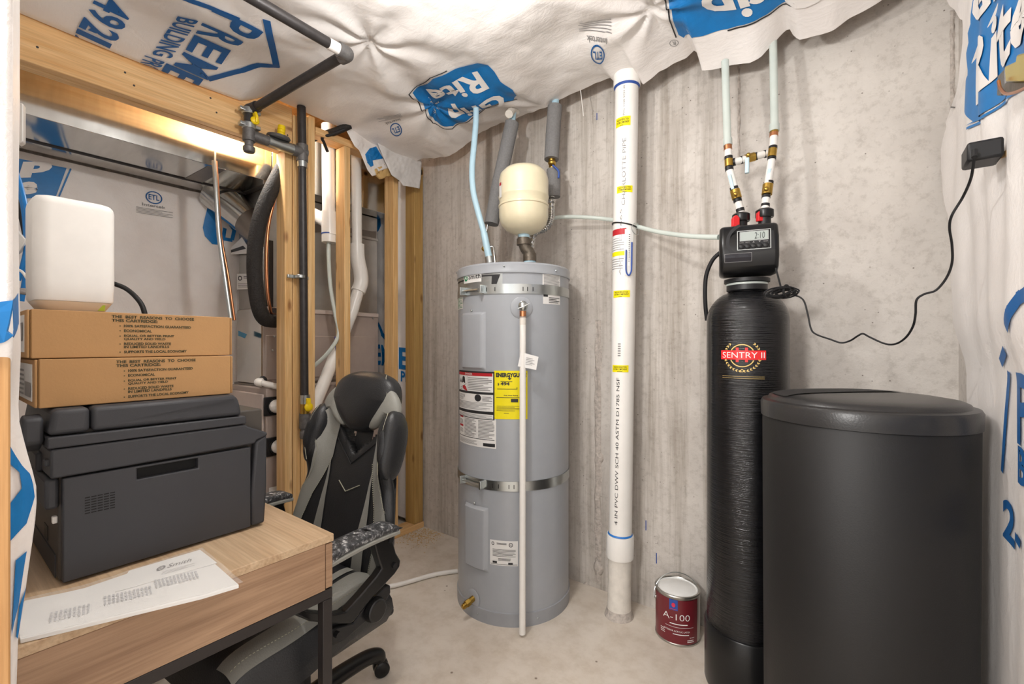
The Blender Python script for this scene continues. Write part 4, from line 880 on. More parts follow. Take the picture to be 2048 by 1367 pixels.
L = mk('radon_label', rect(B(), 0, 0, 1, 1, RPx(1224, 457, 1252, 541), .02), 'paper', t, smooth=180); f = RPx(1224, 457, 1252, 541, .0018); bm = B(); rect(bm, 0, .86, 1, 1, f, mi=0); rect(bm, 0, .36, .95, .46, f, mi=1); lines(bm, .05, .5, .9, .82, 6, f, 2, .25); lines(bm, .05, .05, .9, .33, 5, f, 2, .3); mk('printed_text', bm, ['red_print', 'yellow', 'grey_print'], L, smooth=0)
mm = mk('manometer', rect(B(), 0, 0, 1, 1, RPx(1249, 458, 1266, 550, .004), .02), 'paper', t, smooth=180)
f = RPx(1249, 458, 1266, 550, .008); bm = B()
tube(bm, [f(u, v) for u, v in ((.18, .55), (.18, .18), (.25, .06), (.5, .0), (.75, .06), (.84, .18), (.84, .72))], .0032, 8, 4); mk('blue_fluid_tube', bm, 'ink_blue', mm)
mk('scale_card', rect(B(), .36, .2, .66, .98, RPx(1249, 458, 1266, 550, .006), .02), 'page', mm, smooth=180); bm = B(); f = RPx(1249, 458, 1266, 550, .0068); lines(bm, .45, .3, .6, .92, 14, f, 0, .35); mk('scale_marks', bm, 'black_print', mm, smooth=0)
MX[0] = .015
zz = HC+(HY-448)/F*1.99; c = rc(zz)
bm = B(); pts = [c+Vector(((Rr+.003)*math.cos(a), (Rr+.003)*math.sin(a), -.006*math.sin(a+PI/2.6)*2.2)) for a in [2*PI*i/32 for i in range(32)]]
tube(bm, pts, .003, 8, closed=True); tag(mk('zip_tie', bm, 'black'), 'black zip tie holding the clear tube to the white vent pipe', 'zip tie')
f = RPx(1262, 444, 1280, 470, .01); tag(mk('wire_loop', tube(B(), [f(.5+.45*math.cos(a), .5+.45*math.sin(a)) for a in [2*PI*i/20 for i in range(20)]], .0015, 6, closed=True), 'zinc'), 'thin wire ring hooked at the zip tie on the white vent pipe', 'wire')
tag(mk('drain_line', tube(B(), [at_d(*q) for q in [(1050, 515, 2.30), (1062, 485, 2.30), (1080, 455, 2.30), (1098, 440, 2.29), (1120, 434, 2.27), (1170, 434, 2.2), (1228, 440, 2.13), (1275, 453, 2.0), (1320, 464, 1.88), (1380, 472, 1.74), (1437, 474, 1.64)]], .0095, 12, 8), 'clear'), 'clear plastic drain tube running from the softener valve behind the white vent pipe', 'tube')
# ================================================================== WATER SOFTENER
sx, sy, sR = -.310, 1.804, .1327
t = thing('water_softener', 'tall glossy black softener tank with control head and red crest', 'water softener', (sx, sy, 0))
zt = 1.425
mk('tank', lathe(B(), [(0, .02), (sR-.004, .03), (sR, .06), (sR, 1.30)]+[(sR*math.cos(a)**.8 if a < 1.2 else .052, 1.30+.115*math.sin(a)) for a in [i*.1 for i in range(1, 13)]]+[(.052, zt), (0, zt)], (sx, sy, 0), seg=80), 'tankblack', t)
mk('base_boot', lathe(B(), [(0, 0), (sR+.004, 0), (sR+.007, .01), (sR+.007, .215), (sR+.004, .22), (sR, .221)], (sx, sy, 0), seg=64), 'satin', t)
mk('neck_collar', lathe(B(), [(.06, 1.408), (.066, 1.412), (.066, 1.432), (.056, 1.434), (.056, 1.438), (.074, 1.44), (.074, 1.452), (.05, 1.455), (0, 1.456)], (sx, sy, 0), seg=40), 'black', t)
mk('neck_ring', lathe(B(), [(.0665, 1.430), (.0675, 1.433), (.0665, 1.437), (.05, 1.438)], (sx, sy, 0), seg=40), 'clear', t)
f = cylpx(sx, sy, sR+.0012, 1441, 690, 1534, 748); Lg = mk('crest', rect(B(), .02, .50, .98, .82, f, .01), 'red', t, smooth=180); Lg['label'] = 'red and gold crest'
bm = B(); poly(bm, [(.36, .42), (.42, .42), (.42, .92), (.36, .92)], f, .01); poly(bm, [(.55, .42), (.61, .42), (.61, .92), (.55, .92)], f, .01); mk('crest_bars', bm, 'red', Lg, smooth=0)
f2 = cylpx(sx, sy, sR+.0020, 1441, 690, 1534, 748); bm = B(); ring(bm, .49, .64, .27, .40, .09, f2, 0, 40, PI+.42, 2*PI-.42); ring(bm, .49, .64, .27, .40, .09, f2, 0, 40, .5, PI-.5); mk('gold_ring', bm, 'gold', Lg, smooth=0)
for sd in (-1, 1):
    for a in [PI/2+sd*PI*.06*i for i in range(4, 17)]:
        if abs(math.sin(a)) < .30: continue
        bm = B()
        for rr_, ph in ((.36, .5), (.385, -.5)):
            cu, cv = .49+rr_*math.cos(a), .64+rr_*1.45*math.sin(a); dx, dy = math.cos(a+PI/2+ph), math.sin(a+PI/2+ph)*1.4
            poly(bm, [(cu-dx*.035, cv-dy*.035), (cu+dy*.010, cv-dx*.02), (cu+dx*.035, cv+dy*.035), (cu-dy*.010, cv+dx*.02)], f2, .02)
        mk('laurel_leaf', bm, 'gold', Lg, smooth=0)
bm = B(); ring(bm, .49, .12, .035, .055, .4, f2); mk('gold_dot', bm, 'gold', Lg, smooth=0)
f3 = cylpx(sx, sy, sR+.0024, 1441, 690, 1534, 748); bm = text(B(), 'SENTRY II', affm(f3, .06, .56, .95, .76), -.005, 0, .01); mk('crest_lettering', bm, 'page', Lg, smooth=0)
bm = B(); lines(bm, .05, -.15, .95, -.02, 2, f2, 0, .14); mk('fine_print', bm, 'gold', Lg, smooth=0)
# control head
ang = math.radians(13.5); hc = Vector((sx+.233*.022, sy-.972*.022, 1.545))
MH = Matrix.Translation(hc) @ Matrix.Rotation(ang, 4, 'Z')
hh, hw, hd = .088, .090, .085
bm = B(); prism(bm, [MH @ Vector((-hw, y, z)) for y, z in ((hd, -hh+.01), (hd, hh-.012), (-hd+.030, hh), (-hd, hh-.05), (-hd-.006, -.03), (-hd+.012, -hh+.015), (-hd+.045, -hh))], MH.to_3x3() @ Vector((2*hw, 0, 0)))
hd_o = mk('control_head', bm, 'satin', t, bevel=.014, seg=4); hd_o['label'] = 'black control head with small display'
fz = lambda x, z: (lambda q: MH @ q)(Vector((x, -hd-.006+(z+.03)*(.006/.068) if z > -.03 else -hd-.006-(z+.03)*.35, z)))
HF = lambda off: (lambda u, v: fz(-hw+2*hw*u, -hh+2*hh*v)+MH.to_3x3() @ Vector((0, -off, 0)))
f = HF(.0012)
mk('face_panel', poly(B(), [(.42, .40), (.92, .44), (.90, .80), (.40, .80), (.38, .5)], HF(.0008)), 'printer_dark', hd_o, smooth=0)
bm = B()
def frame(b, u0, v0, u1, v1, w, f): rect(b, u0, v0, u1, v0+w, f); rect(b, u0, v1-w, u1, v1, f); rect(b, u0, v0, u0+w, v1, f); rect(b, u1-w, v0, u1, v1, f)
frame(bm, .30, .46, .86, .84, .012, f); frame(bm, .345, .635, .82, .815, .008, f); mk('display_frame', bm, 'zinc', hd_o, smooth=0)
lc = mk('display', rect(B(), .355, .645, .81, .805, HF(.002)), 'lcd', hd_o, smooth=0); mk('display_digits', text(B(), '2:10', affm(HF(.003), .59, .665, .76, .785), -.01, .1, .02), 'printer_dark', lc, smooth=0)
for i in range(5):
    q = f(.375+.10*i, .525); bb = mk('button', lathe(B(), [(.0085, 0), (.0085, .003), (.006, .005), (0, .0055)], q, MH.to_3x3() @ Vector((0, -1, 0)), 16), 'black', hd_o)
bm = B()
for i, s in enumerate(('CLOCK', 'NEXT', '', '', 'REGEN')):
    u = .375+.1*i
    if s: text(bm, s, affm(f, u-.035, .595, u+.035, .618), .0, mx=.02)
    elif i == 2: poly(bm, [(u-.02, .594), (u+.02, .594), (u, .622)], f)
    else: poly(bm, [(u-.02, .622), (u+.02, .622), (u, .594)], f)
mk('button_legends', bm, 'grey_print', hd_o, smooth=0)
bm = rect(B(), .09, .245, .54, .40, HF(.0012)); pl = mk('name_panel', bm, 'dark_window', hd_o, smooth=0); bm = B(); frame(bm, .085, .24, .545, .405, .006, HF(.0016)); mk('panel_edge', bm, 'grey_print', pl, smooth=0)
bm = B(); ring(bm, .47, .64, .36, .36, .16, HF(.0010), 0, 24, PI*.62, PI*1.42); mk('swoosh', bm, 'printer_dark', hd_o, smooth=0)
for s in (-1, 1):
    pass
top = [(-.038, .02), (.036, .01)]
RL = [at_d(1482, 436, 1.66), at_d(1529, 428, 1.63)]
for q in RL:
    nt_ = mk('union_nut', lathe(B(), [(0, -.014), (.028, -.014), (.030, -.010), (.030, .012), (.022, .018), (0, .018)], q+Vector((0, 0, .0)), (0, 0, 1), 28), 'satin', t)
    mk('yoke_pipe', cyl(B(), q+Vector((0, 0, -.055)), q+Vector((0, 0, -.012)), .021), 'black', t)
for (px, py), m in (((1473, 440), 'red'), ((1523, 429), 'red')):
    q = at_d(px, py, 1.615); bm = B(); prism(bm, [q+u_*a+Vector((0, 0, z)) for a, z in ((-.012, -.022), (.012, -.022), (.012, .008), (.004, .018), (-.004, .018), (-.012, .008))], (-.01, .014, 0)); mk('arrow_handle', bm, 'red', t, bevel=.002)
mk('drain_hose', tube(B(), [at_d(*q) for q in [(1440, 505, 1.66), (1425, 520, 1.68), (1413, 548, 1.7), (1410, 580, 1.71), (1411, 612, 1.72), (1414, 640, 1.73)]], .0075, 10, 6), 'rubber', t)
# bypass plumbing
t = thing('bypass_plumbing', 'white and brass bypass plumbing with blue lever valves above the softener', 'plumbing', at_d(1505, 430, 1.66))
def seg(a, b, da, db, r, m, name, par=t, s=16): return mk(name, cyl(B(), at_d(*a, da), at_d(*b, db), r, seg=s), m, par)
def D(y, y0, y1, d0, d1): return d0+(d1-d0)*(y-y0)/(y1-y0)
def riser(P, d0, d1):
    # P: list of (name, mat, radius, (px,py), (px,py))
    ys = [p[3][1] for p in P]+[p[4][1] for p in P]; lo, hi = min(ys), max(ys); out = {}
    for n, m, r, a, b in P: out[n+str(a[1])] = seg(a, b, D(a[1], lo, hi, d0, d1), D(b[1], lo, hi, d0, d1), r, m, n)
    return out
riser([('supply_tube', 'clear', .0135, (1450, 122), (1455, 292)), ('clear_sleeve', 'clear', .016, (1455, 278), (1455.5, 291)), ('copper_ring', 'copper', .0145, (1455.5, 291), (1456, 300)), ('white_pipe', 'pvc', .013, (1456, 299), (1457.5, 327)),
       ('black_band', 'black', .0145, (1457, 313), (1457.3, 319)), ('brass_tee', 'brass', .0145, (1457.3, 319), (1458, 333)), ('black_band', 'black', .0145, (1458, 334), (1459, 341)), ('white_pipe', 'pvc', .013, (1459, 340), (1471, 384)),
       ('black_band', 'black', .0145, (1467.5, 374), (1469, 379)), ('brass_valve', 'brass', .017, (1469.5, 380), (1474, 397)), ('black_band', 'black', .0145, (1474.5, 398), (1476, 404)), ('white_pipe', 'pvc', .013, (1476, 403), (1481, 421)), ('black_band', 'black', .0145, (1479.7, 417), (1481.2, 423)), ('white_pipe', 'pvc', .0125, (1481, 421), (1482.5, 432))], 1.72, 1.66)
riser([('supply_tube', 'clear', .0135, (1546, 78), (1549, 256)), ('clear_sleeve', 'clear', .017, (1548.5, 249), (1548.5, 263)), ('brass_ring', 'brass', .0145, (1548.3, 262), (1548, 266)), ('copper_ring', 'copper', .0145, (1547.8, 266), (1547.5, 273)), ('white_pipe', 'pvc', .013, (1547.5, 273), (1546, 300)),
       ('black_band', 'black', .0145, (1546, 293), (1545.7, 298)), ('brass_tee', 'brass', .0145, (1545.5, 298), (1543.7, 314)), ('black_band', 'black', .0145, (1543.7, 315), (1543.3, 320)), ('white_pipe', 'pvc', .013, (1543.3, 319), (1535, 375)),
       ('black_band', 'black', .0145, (1538.5, 363), (1538, 367)), ('brass_valve', 'brass', .0175, (1536, 369), (1533.5, 389)), ('black_band', 'black', .0145, (1532.3, 391), (1531.8, 396)), ('white_pipe', 'pvc', .013, (1531.8, 395), (1530, 417)), ('black_band', 'black', .0145, (1531, 408), (1530.4, 413)), ('white_pipe', 'pvc', .0125, (1530, 413), (1529.3, 424))], 1.70, 1.63)
db = 1.685
for n, m, r, a, b in (('white_pipe', 'pvc', .0125, (1462, 325.5), (1490, 318)), ('black_band', 'black', .0142, (1466, 324.5), (1471, 323)), ('black_band', 'black', .0142, (1481, 320.5), (1486, 319)), ('brass_valve', 'brass', .016, (1490, 318), (1509, 313)), ('black_band', 'black', .0142, (1510, 313), (1515, 311.7)), ('white_pipe', 'pvc', .0125, (1509, 313), (1540, 305.5)), ('black_band', 'black', .0142, (1528, 308.5), (1533, 307.2))):
    seg(a, b, db, db-.005, r, m, n)
def lever(pts, d, par=t, w=.007):
    P = [at_d(a, b, d) for a, b in pts]; o = mk('lever_handle', tube(B(), P, w, 12, 3, flat=(w, .0025)), 'handleblue', par, label='pale blue lever handle') if False else mk('lever_handle', tube(B(), P, w, 12, 3, flat=(w*1.0, w*1.0)), 'handleblue', par)
    o['label'] = 'pale blue lever handle'
lever([(1494.5, 316), (1494.5, 330), (1494, 346)], 1.655); lever([(1459, 350), (1463, 365), (1466, 378)], 1.665, w=.006); lever([(1540, 338), (1537, 352), (1534, 366)], 1.64, w=.006)
for a, b, d in ((1497, 310, 1.665), (1471, 388, 1.645), (1532.5, 378, 1.625)): mk('valve_stem', sphere(B(), at_d(a, b, d), .009, 10), 'brass', t)
# cord and adapter
q = lambda a, b, d: at_d(a, b, d)
cpts = [(1541, 470, 1.55), (1548, 520, 1.52), (1556, 552, 1.50), (1562, 575, 1.49)]
t = thing('plug_adapter', 'black plug-in power adapter with a long cord draped to the softener', 'adapter', at_x(1966, 290, .232))
mk('cord', tube(B(), [q(*p) for p in cpts], .0028, 8, 6), 'rubber', t)
mk('cord', tube(B(), [q(*p) for p in [(1588, 590, 1.48), (1600, 594, 1.46), (1609, 604, 1.45), (1616, 630, 1.44), (1622, 657, 1.43), (1632, 668, 1.42), (1660, 678, 1.38), (1682, 685, 1.36), (1700, 681, 1.34), (1716, 671, 1.31), (1726, 667, 1.3), (1740, 674, 1.28), (1770, 687, 1.25), (1792, 687, 1.22), (1812, 674, 1.18), (1826, 652, 1.15), (1831, 628, 1.13), (1833, 600, 1.12), (1848, 588, 1.11), (1872, 580, 1.1), (1893, 555, 1.08), (1904, 525, 1.06), (1904, 490, 1.04), (1899, 455, 1.02), (1904, 430, 1.0), (1925, 395, .98), (1940, 362, .94), (1946, 335, .91), (1949, 306, .89)]], .0026, 8, 7), 'rubber', t)
bm = B(); c = at_d(1566, 585, 1.475)
for k in range(7):
    ph = k*1.1; L_ = .040+.004*math.sin(k*2.1)
    pts = [c+u_*(L_*math.cos(a)+.004*k-.014)+Vector((0, 0, .013*math.sin(a)+.004*math.sin(k*1.7)+.012*math.cos(a)*.6*(1-k*.1)))+Vector((.006*math.sin(k*2+a), -.014+.005*k, 0)) for a in [2*PI*i/18 for i in range(18)]]
    tube(bm, pts, .0027, 7, closed=True)
tube(bm, [c+u_*.012+Vector((.017*math.cos(a)*.4, .017*math.cos(a)-.005, .020*math.sin(a)+.004)) for a in [2*PI*i/14 for i in range(14)]], .0035, 7, closed=True)
mk('cord_bundle', bm, 'rubber', t)
O = at_x(1966, 290, .232); bx_ = [(1936, 276), (1948, 268), (1998, 262), (2000, 296), (1948, 311), (1938, 300)]
PA = at_x(1936, 285, .18); 
bm = B(); y0 = at_x(1999, 280, .225).y; y1_ = y0+.066; z1_ = HC+(HY-268)/F*.875; z0_ = HC+(HY-308)/F*.875
box(bm, .180, y0, z0_, .232, y1_, z1_); mk('adapter_body', bm, 'black', t, bevel=.005)
mk('cord_exit', cyl(B(), at_d(1949, 314, .885), at_d(1949.5, 300, .89), .0045), 'rubber', t)
wb_ = mk('wood_block', prism(B(), [at_x(a, b, .236) for a, b in ((1992, 308), (2013, 300), (2013, 312), (1996, 318))], (.02, 0, 0)), 'studZ'); tag(wb_, 'bit of wood showing through the plastic below the plug adapter', 'wood')
t = thing('zinc_bracket', 'yellow zinc fixture bracket on the wall above the plug adapter', 'bracket', at_x(2025, 150, .22))
B4 = lambda L, X, th, m, n, bv=.002: mk(n, prism(B(), [at_x(a, b, X) for a, b in L], (th, 0, 0)), m, t, bevel=bv)
B4([q1(*p) for p in ((550, 570), (645, 525), (655, 470), (760, 445), (760, 700), (560, 700))], .185, .04, 'yellowzinc', 'bracket_body')
B4([q1(*p) for p in ((490, 650), (548, 590), (548, 760), (520, 820), (485, 820))], .20, .03, 'iron_grey', 'side_clamp')
B4([q1(*p) for p in ((555, 705), (760, 700), (760, 760), (590, 800), (540, 790))], .19, .035, 'gunmetal', 'lower_body')
mk('ground_wire', tube(B(), [at_x(*q1(*p), .178) for p in ((500, 690), (515, 750), (560, 800), (640, 790), (740, 745))], .0022, 8, 5), 'copper', t)
# ================================================================== BRINE TANK
bxx, byy, bR = .010, 1.50, .2275
t = thing('brine_tank', 'large matte black round brine tank with a domed lid', 'brine tank', (bxx, byy, 0))
mk('tank_body', lathe(B(), [(0, 0), (bR-.012, 0), (bR-.008, .008), (bR-.0035, 1.022), (bR-.006, 1.026), (0, 1.026)], (bxx, byy, 0), seg=96), 'brine', t)
rim = [(bR-.01, 1.024), (bR, 1.025), (bR+.001, 1.060), (bR-.003, 1.068), (bR-.016, 1.071), (bR-.020, 1.078)]
lidp = [(bR-.030, 1.083), (bR-.06, 1.088), (bR-.11, 1.090), (0, 1.091)]
ld = mk('lid', lathe(B(), rim+lidp, (bxx, byy, 0), seg=96), 'lid', t)
def lidz(r): return interp(sorted([(0, 1.091), (bR-.11, 1.090), (bR-.06, 1.088), (bR-.030, 1.083), (bR-.02, 1.078)]), r)
bm = B(); d0 = Vector((-.26, .18)); ax_ = Vector((.70, .72)).normalized(); nx_ = Vector((-ax_.y, ax_.x))
def bandf(u, v):
    p = Vector((-.075, .02))+ax_*(-.19+.40*u)+nx_*(-.045+.10*v); r = p.length
    if r > bR-.028: p = p*((bR-.028)/r); r = bR-.028
    return Vector((bxx+p.x, byy+p.y, lidz(r)+.0022))
mk('textured_band', grid(B(), 30, 8, bandf), 'lidtex', ld, smooth=180)
# ================================================================== PAINT CAN
px_, py_, pR = -.5975, 1.945, .0885
t = thing('paint_can', 'dark red gallon paint can with white lid and wire handle', 'paint can', (px_, py_, 0))
ph = .200
mk('can_body', lathe(B(), [(0, .002), (pR-.003, .0), (pR+.002, .002), (pR+.002, .007), (pR, .009), (pR, ph-.012), (pR+.002, ph-.010), (pR+.003, ph-.003), (pR, ph), (pR-.006, ph), (pR-.008, ph-.004)], (px_, py_, 0), seg=64), 'tin', t)
mk('lid', lathe(B(), [(pR-.008, ph-.003), (pR-.012, ph-.001), (pR-.015, ph-.006), (pR-.018, ph-.004), (0, ph-.004)], (px_, py_, 0), seg=64), 'page', t)
th0, _ = cyl_hit(px_, py_, pR, 1312, 1230); th1, _ = cyl_hit(px_, py_, pR, 1394, 1230)
f = cylmap(px_, py_, pR+.0008, th0, th1, .010, ph-.014); g = cylmap(px_, py_, pR+.0018, th0, th1, .010, ph-.014)
L = mk('paper_wrap', rect(B(), 0, 0, 1, 1, f, .01), 'canred', t, smooth=180)
bm = B(); text(bm, 'A-100', affm(g, .28, .54, .80, .68), -.01, mx=.01); text(bm, 'EXTERIOR ACRYLIC LATEX', affm(g, .3, .27, .80, .305), .0, mx=.01); lines(bm, .42, .44, .8, .48, 1, g, 0, .5); lines(bm, .48, .21, .8, .235, 1, g, 0, .7); text(bm, 'SATIN', affm(g, .80, .14, .9, .165), .0); lines(bm, .75, .05, .9, .125, 2, g, 0, .4); lines(bm, .22, .18, .32, .3, 3, g, 0, .3); rect(bm, .33, .375, .88, .382, g)
mk('printed_text', bm, 'page', L, smooth=0)
bm = rect(B(), .41, .76, .57, 1.0, g, .01); bg = mk('blue_emblem', bm, 'ink_blue', L, smooth=180); g2 = cylmap(px_, py_, pR+.0026, th0, th1, .010, ph-.014); bm = B(); disc(bm, .49, .88, .035, .05, g2); lines(bm, .43, .78, .55, .81, 1, g2, 0, .4); mk('emblem_print', bm, 'pink_print', bg, smooth=0)
hr = Vector((C_, S_, 0)); cc = Vector((px_, py_, 0))
for s in (-1, 1): mk('handle_ear', sphere(B(), cc+hr*s*(pR+.003)+Vector((0, 0, ph-.045)), .009, 12, (.7, .7, 1)), 'tin', t)
back = Vector((-S_, C_, 0))
mk('wire_handle', tube(B(), [cc+hr*((pR+.010)*math.cos(a))+Vector((0, 0, ph-.045+.088*math.sin(a)))+back*.030*math.sin(a) for a in [PI*i/24 for i in range(25)]], .0018, 8), 'zinc', t)
# ================================================================== DESK AND WHAT STANDS ON IT
dx1, dx0, dy0, dy1, dz_ = -1.032, -2.12, .085, .629, .75
t = thing('desk', 'oak laminate desk with a black steel frame', 'desk', (-1.58, .35, 0))
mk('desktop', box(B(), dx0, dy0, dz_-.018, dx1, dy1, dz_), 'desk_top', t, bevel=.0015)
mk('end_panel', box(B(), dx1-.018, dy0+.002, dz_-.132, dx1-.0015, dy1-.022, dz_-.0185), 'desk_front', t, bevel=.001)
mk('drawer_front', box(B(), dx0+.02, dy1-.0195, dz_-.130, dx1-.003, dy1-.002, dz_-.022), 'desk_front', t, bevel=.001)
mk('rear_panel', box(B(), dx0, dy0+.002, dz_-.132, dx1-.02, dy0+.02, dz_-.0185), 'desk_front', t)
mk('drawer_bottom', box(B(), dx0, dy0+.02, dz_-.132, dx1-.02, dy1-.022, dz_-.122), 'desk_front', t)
zf = dz_-.133
for x in (dx1-.0275, dx0+.0025):
    for y in (dy1-.0275, dy0+.0025): mk('leg', box(B(), x, y, .0, x+.025, y+.025, zf-.025), 'steel_black', t, bevel=.002)
    mk('frame_rail', box(B(), x, dy0, zf-.025, x+.025, dy1-.002, zf), 'steel_black', t, bevel=.002)
mk('frame_rail', box(B(), dx0+.03, dy0, zf-.025, dx1-.03, dy0+.025, zf), 'steel_black', t, bevel=.002)
mk('foot_rail', box(B(), dx1-.0275, dy0+.03, .05, dx1-.0025, dy1-.03, .075), 'steel_black', t, bevel=.002) if False else None
# document sleeve
SL = [at_z(a, b, .762) for a, b in ((120, 1180), (165, 1170), (285, 1130), (405, 1093), (432, 1116), (487, 1163), (410, 1186), (330, 1205), (180, 1241), (30, 1277), (20, 1225), (40, 1196))]
pc = sum(SL, Vector())/len(SL)
t = thing('document_sleeve', 'clear plastic sleeve of white manuals lying on the desk before the printer', 'documents', pc)
mk('paper_stack', prism(B(), [Vector((p.x*.96+pc.x*.04, p.y*.96+pc.y*.04, .7505)) for p in SL], (0, 0, .007)), 'page', t, bevel=.001)
def slv(u, v):
    a = SL[0].lerp(SL[-3], 0)
    return a
bm = B(); top_ = [bm.verts.new(Vector((p.x, p.y, .7615))) for p in SL]; fc = bm.faces.new(top_); bmesh.ops.triangulate(bm, faces=[fc])
for _ in range(4): bmesh.ops.subdivide_edges(bm, edges=[e for e in bm.edges if e.calc_length() > .025], cuts=1); bmesh.ops.triangulate(bm, faces=[f_ for f_ in bm.faces if len(f_.verts) > 4])
for v in bm.verts: v.co.z += .003*noise.noise((v.co.x*22, v.co.y*22, 2))
so = mk('clear_sleeve', bm, 'sleeve', t, smooth=180)
cov = [at_z(a, b, .7600) for a, b in ((258, 1140), (400, 1098), (434, 1124), (230, 1182))]
cv = mk('cover_sheet', prism(B(), [Vector((p.x, p.y, .7582)) for p in cov], (0, 0, .0012)), 'page', t)
f = aff(cov[3]+Vector((0, 0, .0004)), cov[2]+Vector((0, 0, .0004)), cov[0]+Vector((0, 0, .0004)))
bm = B(); ring(bm, .36, .60, .045, .13, .4, f); text(bm, 'AO', affm(f, .335, .55, .385, .66), .02); text(bm, 'Smith', affm(f, .43, .50, .68, .72), .0, .1); lines(bm, .4, .2, .75, .4, 3, f, 0, .18); mk('printed_text', bm, 'grey_print', cv, smooth=0)
f = aff(at_z(60, 1262, .7595), at_z(452, 1168, .7595), at_z(75, 1192, .7595)); bm = B()
for u0, v0, n in ((.08, .12, 9), (.34, .25, 12), (.62, .42, 12)):
    for i in range(n): lines(bm, u0+.022*i, v0+.01*(i%3), u0+.022*i+.012, v0+.30, 3, f, 0, .8)
mk('printed_text', bm, 'pale_print', t, smooth=0)
# printer
fx = -1.224
t = thing('printer', 'charcoal grey laser printer standing sideways on the desk under two cartons', 'printer', (-1.41, .35, dz_))
Yl, Yr = .170, .556
bk = -1.60
mk('body', box(B(), bk, Yl, dz_+.004, fx-.0225, Yr-.002, dz_+.30), 'printer_side', t, bevel=.004)
mk('foot', box(B(), bk+.03, Yl+.03, dz_, bk+.06, Yl+.06, dz_+.006), 'rubber', t); mk('foot', box(B(), fx-.06, Yl+.03, dz_, fx-.03, Yl+.06, dz_+.006), 'rubber', t); mk('foot', box(B(), fx-.06, Yr-.06, dz_, fx-.03, Yr-.03, dz_+.006), 'rubber', t)
zs = .962
ry0, ry1, rz0, rz1 = .287, .400, .930, .954   # handle recess
bm = B(); vs_ = {}
ys = [Yl+.003, ry0, ry1, Yr-.040]; zs_ = [dz_+.006, rz0, rz1, zs-.003]
grid_v = {(i, j): bm.verts.new((fx, ys[i], zs_[j])) for i in range(4) for j in range(4)}
for i in range(3):
    for j in range(3):
        if (i, j) != (1, 1): bm.faces.new((grid_v[i, j], grid_v[i+1, j], grid_v[i+1, j+1], grid_v[i, j+1]))
ret = bmesh.ops.extrude_face_region(bm, geom=bm.faces[:]); bmesh.ops.translate(bm, vec=(-.02, 0, 0), verts=[v for v in ret['geom'] if isinstance(v, bmesh.types.BMVert)])
sp = mk('side_cover', bm, 'printer', t, bevel=.003)
mk('handle_recess', box(B(), fx-.022, ry0-.004, rz0-.003, fx-.0185, ry1+.004, rz1+.003), 'matte', sp)  # matte black plate, the shade inside the recess put into its colour
bm = B()
for r_ in range(7):
    for c_ in range(5):
        y = .2045+c_*.0096; z = .9135-r_*.0052; box(bm, fx-.001, y, z-.001, fx+.0004, y+.0078, z+.001)
mk('vent_grille', bm, 'matte', sp)
mk('front_cover', prism(B(), [(fx+.001, Yr-.0385, z) if False else Vector((fx-.0, Yr-.038, z)) for z in (dz_+.006,)]+[Vector((fx, Yr-.038, .845)), Vector((fx, Yr-.028, .97)), Vector((fx, Yr, .985)), Vector((fx, Yr, .85)), Vector((fx, Yr-.006, dz_+.006))], (-.37, 0, 0)), 'printer', t, bevel=.006)
mk('upper_body', prism(B(), [(fx+.002, Yl-.014, zs), (fx+.002, Yr-.03, zs+.004), (fx+.002, Yr-.026, .974), (fx+.002, Yr, .982), (fx+.002, Yr, .990), (fx+.002, .508, 1.012), (fx+.002, .503, 1.018), (fx+.002, Yl-.014, 1.018)], (-.36, 0, 0)), 'printer', t, bevel=.004)
mk('scanner_bed', prism(B(), [(fx+.003, Yl-.018, 1.020), (fx+.003, .505, 1.020), (fx+.003, .503, 1.040), (fx+.003, Yl-.018, 1.042)], (-.35, 0, 0)), 'printer', t, bevel=.003)
mk('document_feeder', prism(B(), [(fx+.0, .215, 1.044), (fx+.0, .497, 1.042), (fx+.0, .487, 1.088), (fx-.004, .478, 1.094), (fx-.004, .215, 1.094)], (-.32, 0, 0)), 'printer', t, bevel=.010, seg=4)
mk('feeder_end', prism(B(), [(fx+.0, Yl-.018, 1.044), (fx+.0, .213, 1.044), (fx-.002, .213, 1.094), (fx-.004, Yl-.010, 1.094)], (-.32, 0, 0)), 'printer', t, bevel=.010, seg=4)
cpn = mk('control_panel', prism(B(), [(fx-.055, Yl-.020, 1.01), (fx-.02, Yl-.020, 1.03), (fx-.02, Yl-.020, 1.078), (fx-.05, Yl-.020, 1.085), (fx-.08, Yl-.02, 1.07), (fx-.085, Yl-.020, 1.02)], (0, -.028, 0)), 'printer', t, bevel=.006)
mk('rear_hump', box(B(), bk+.02, Yl-.022, .96, fx-.10, Yl, 1.0), 'printer', t, bevel=.006); mk('rear_hump', box(B(), bk+.02, Yl-.02, .90, fx-.012, Yl, .96), 'printer', t, bevel=.006)
mk('rear_port', box(B(), -1.40, Yl-.001, .805, -1.36, Yl+.001, .835), 'printer_dark', t); mk('cover_latch', box(B(), -1.262, Yl-.008, .868, -1.250, Yl, .882), 'pvc', t, bevel=.002)
mk('rear_plate', box(B(), bk+.01, Yl-.002, .755, -1.27, Yl, .80), 'printer', t)
mk('cover_hinge', box(B(), fx-.03, Yl-.02, .985, fx-.012, Yl-.01, .998), 'printer', t, bevel=.002)
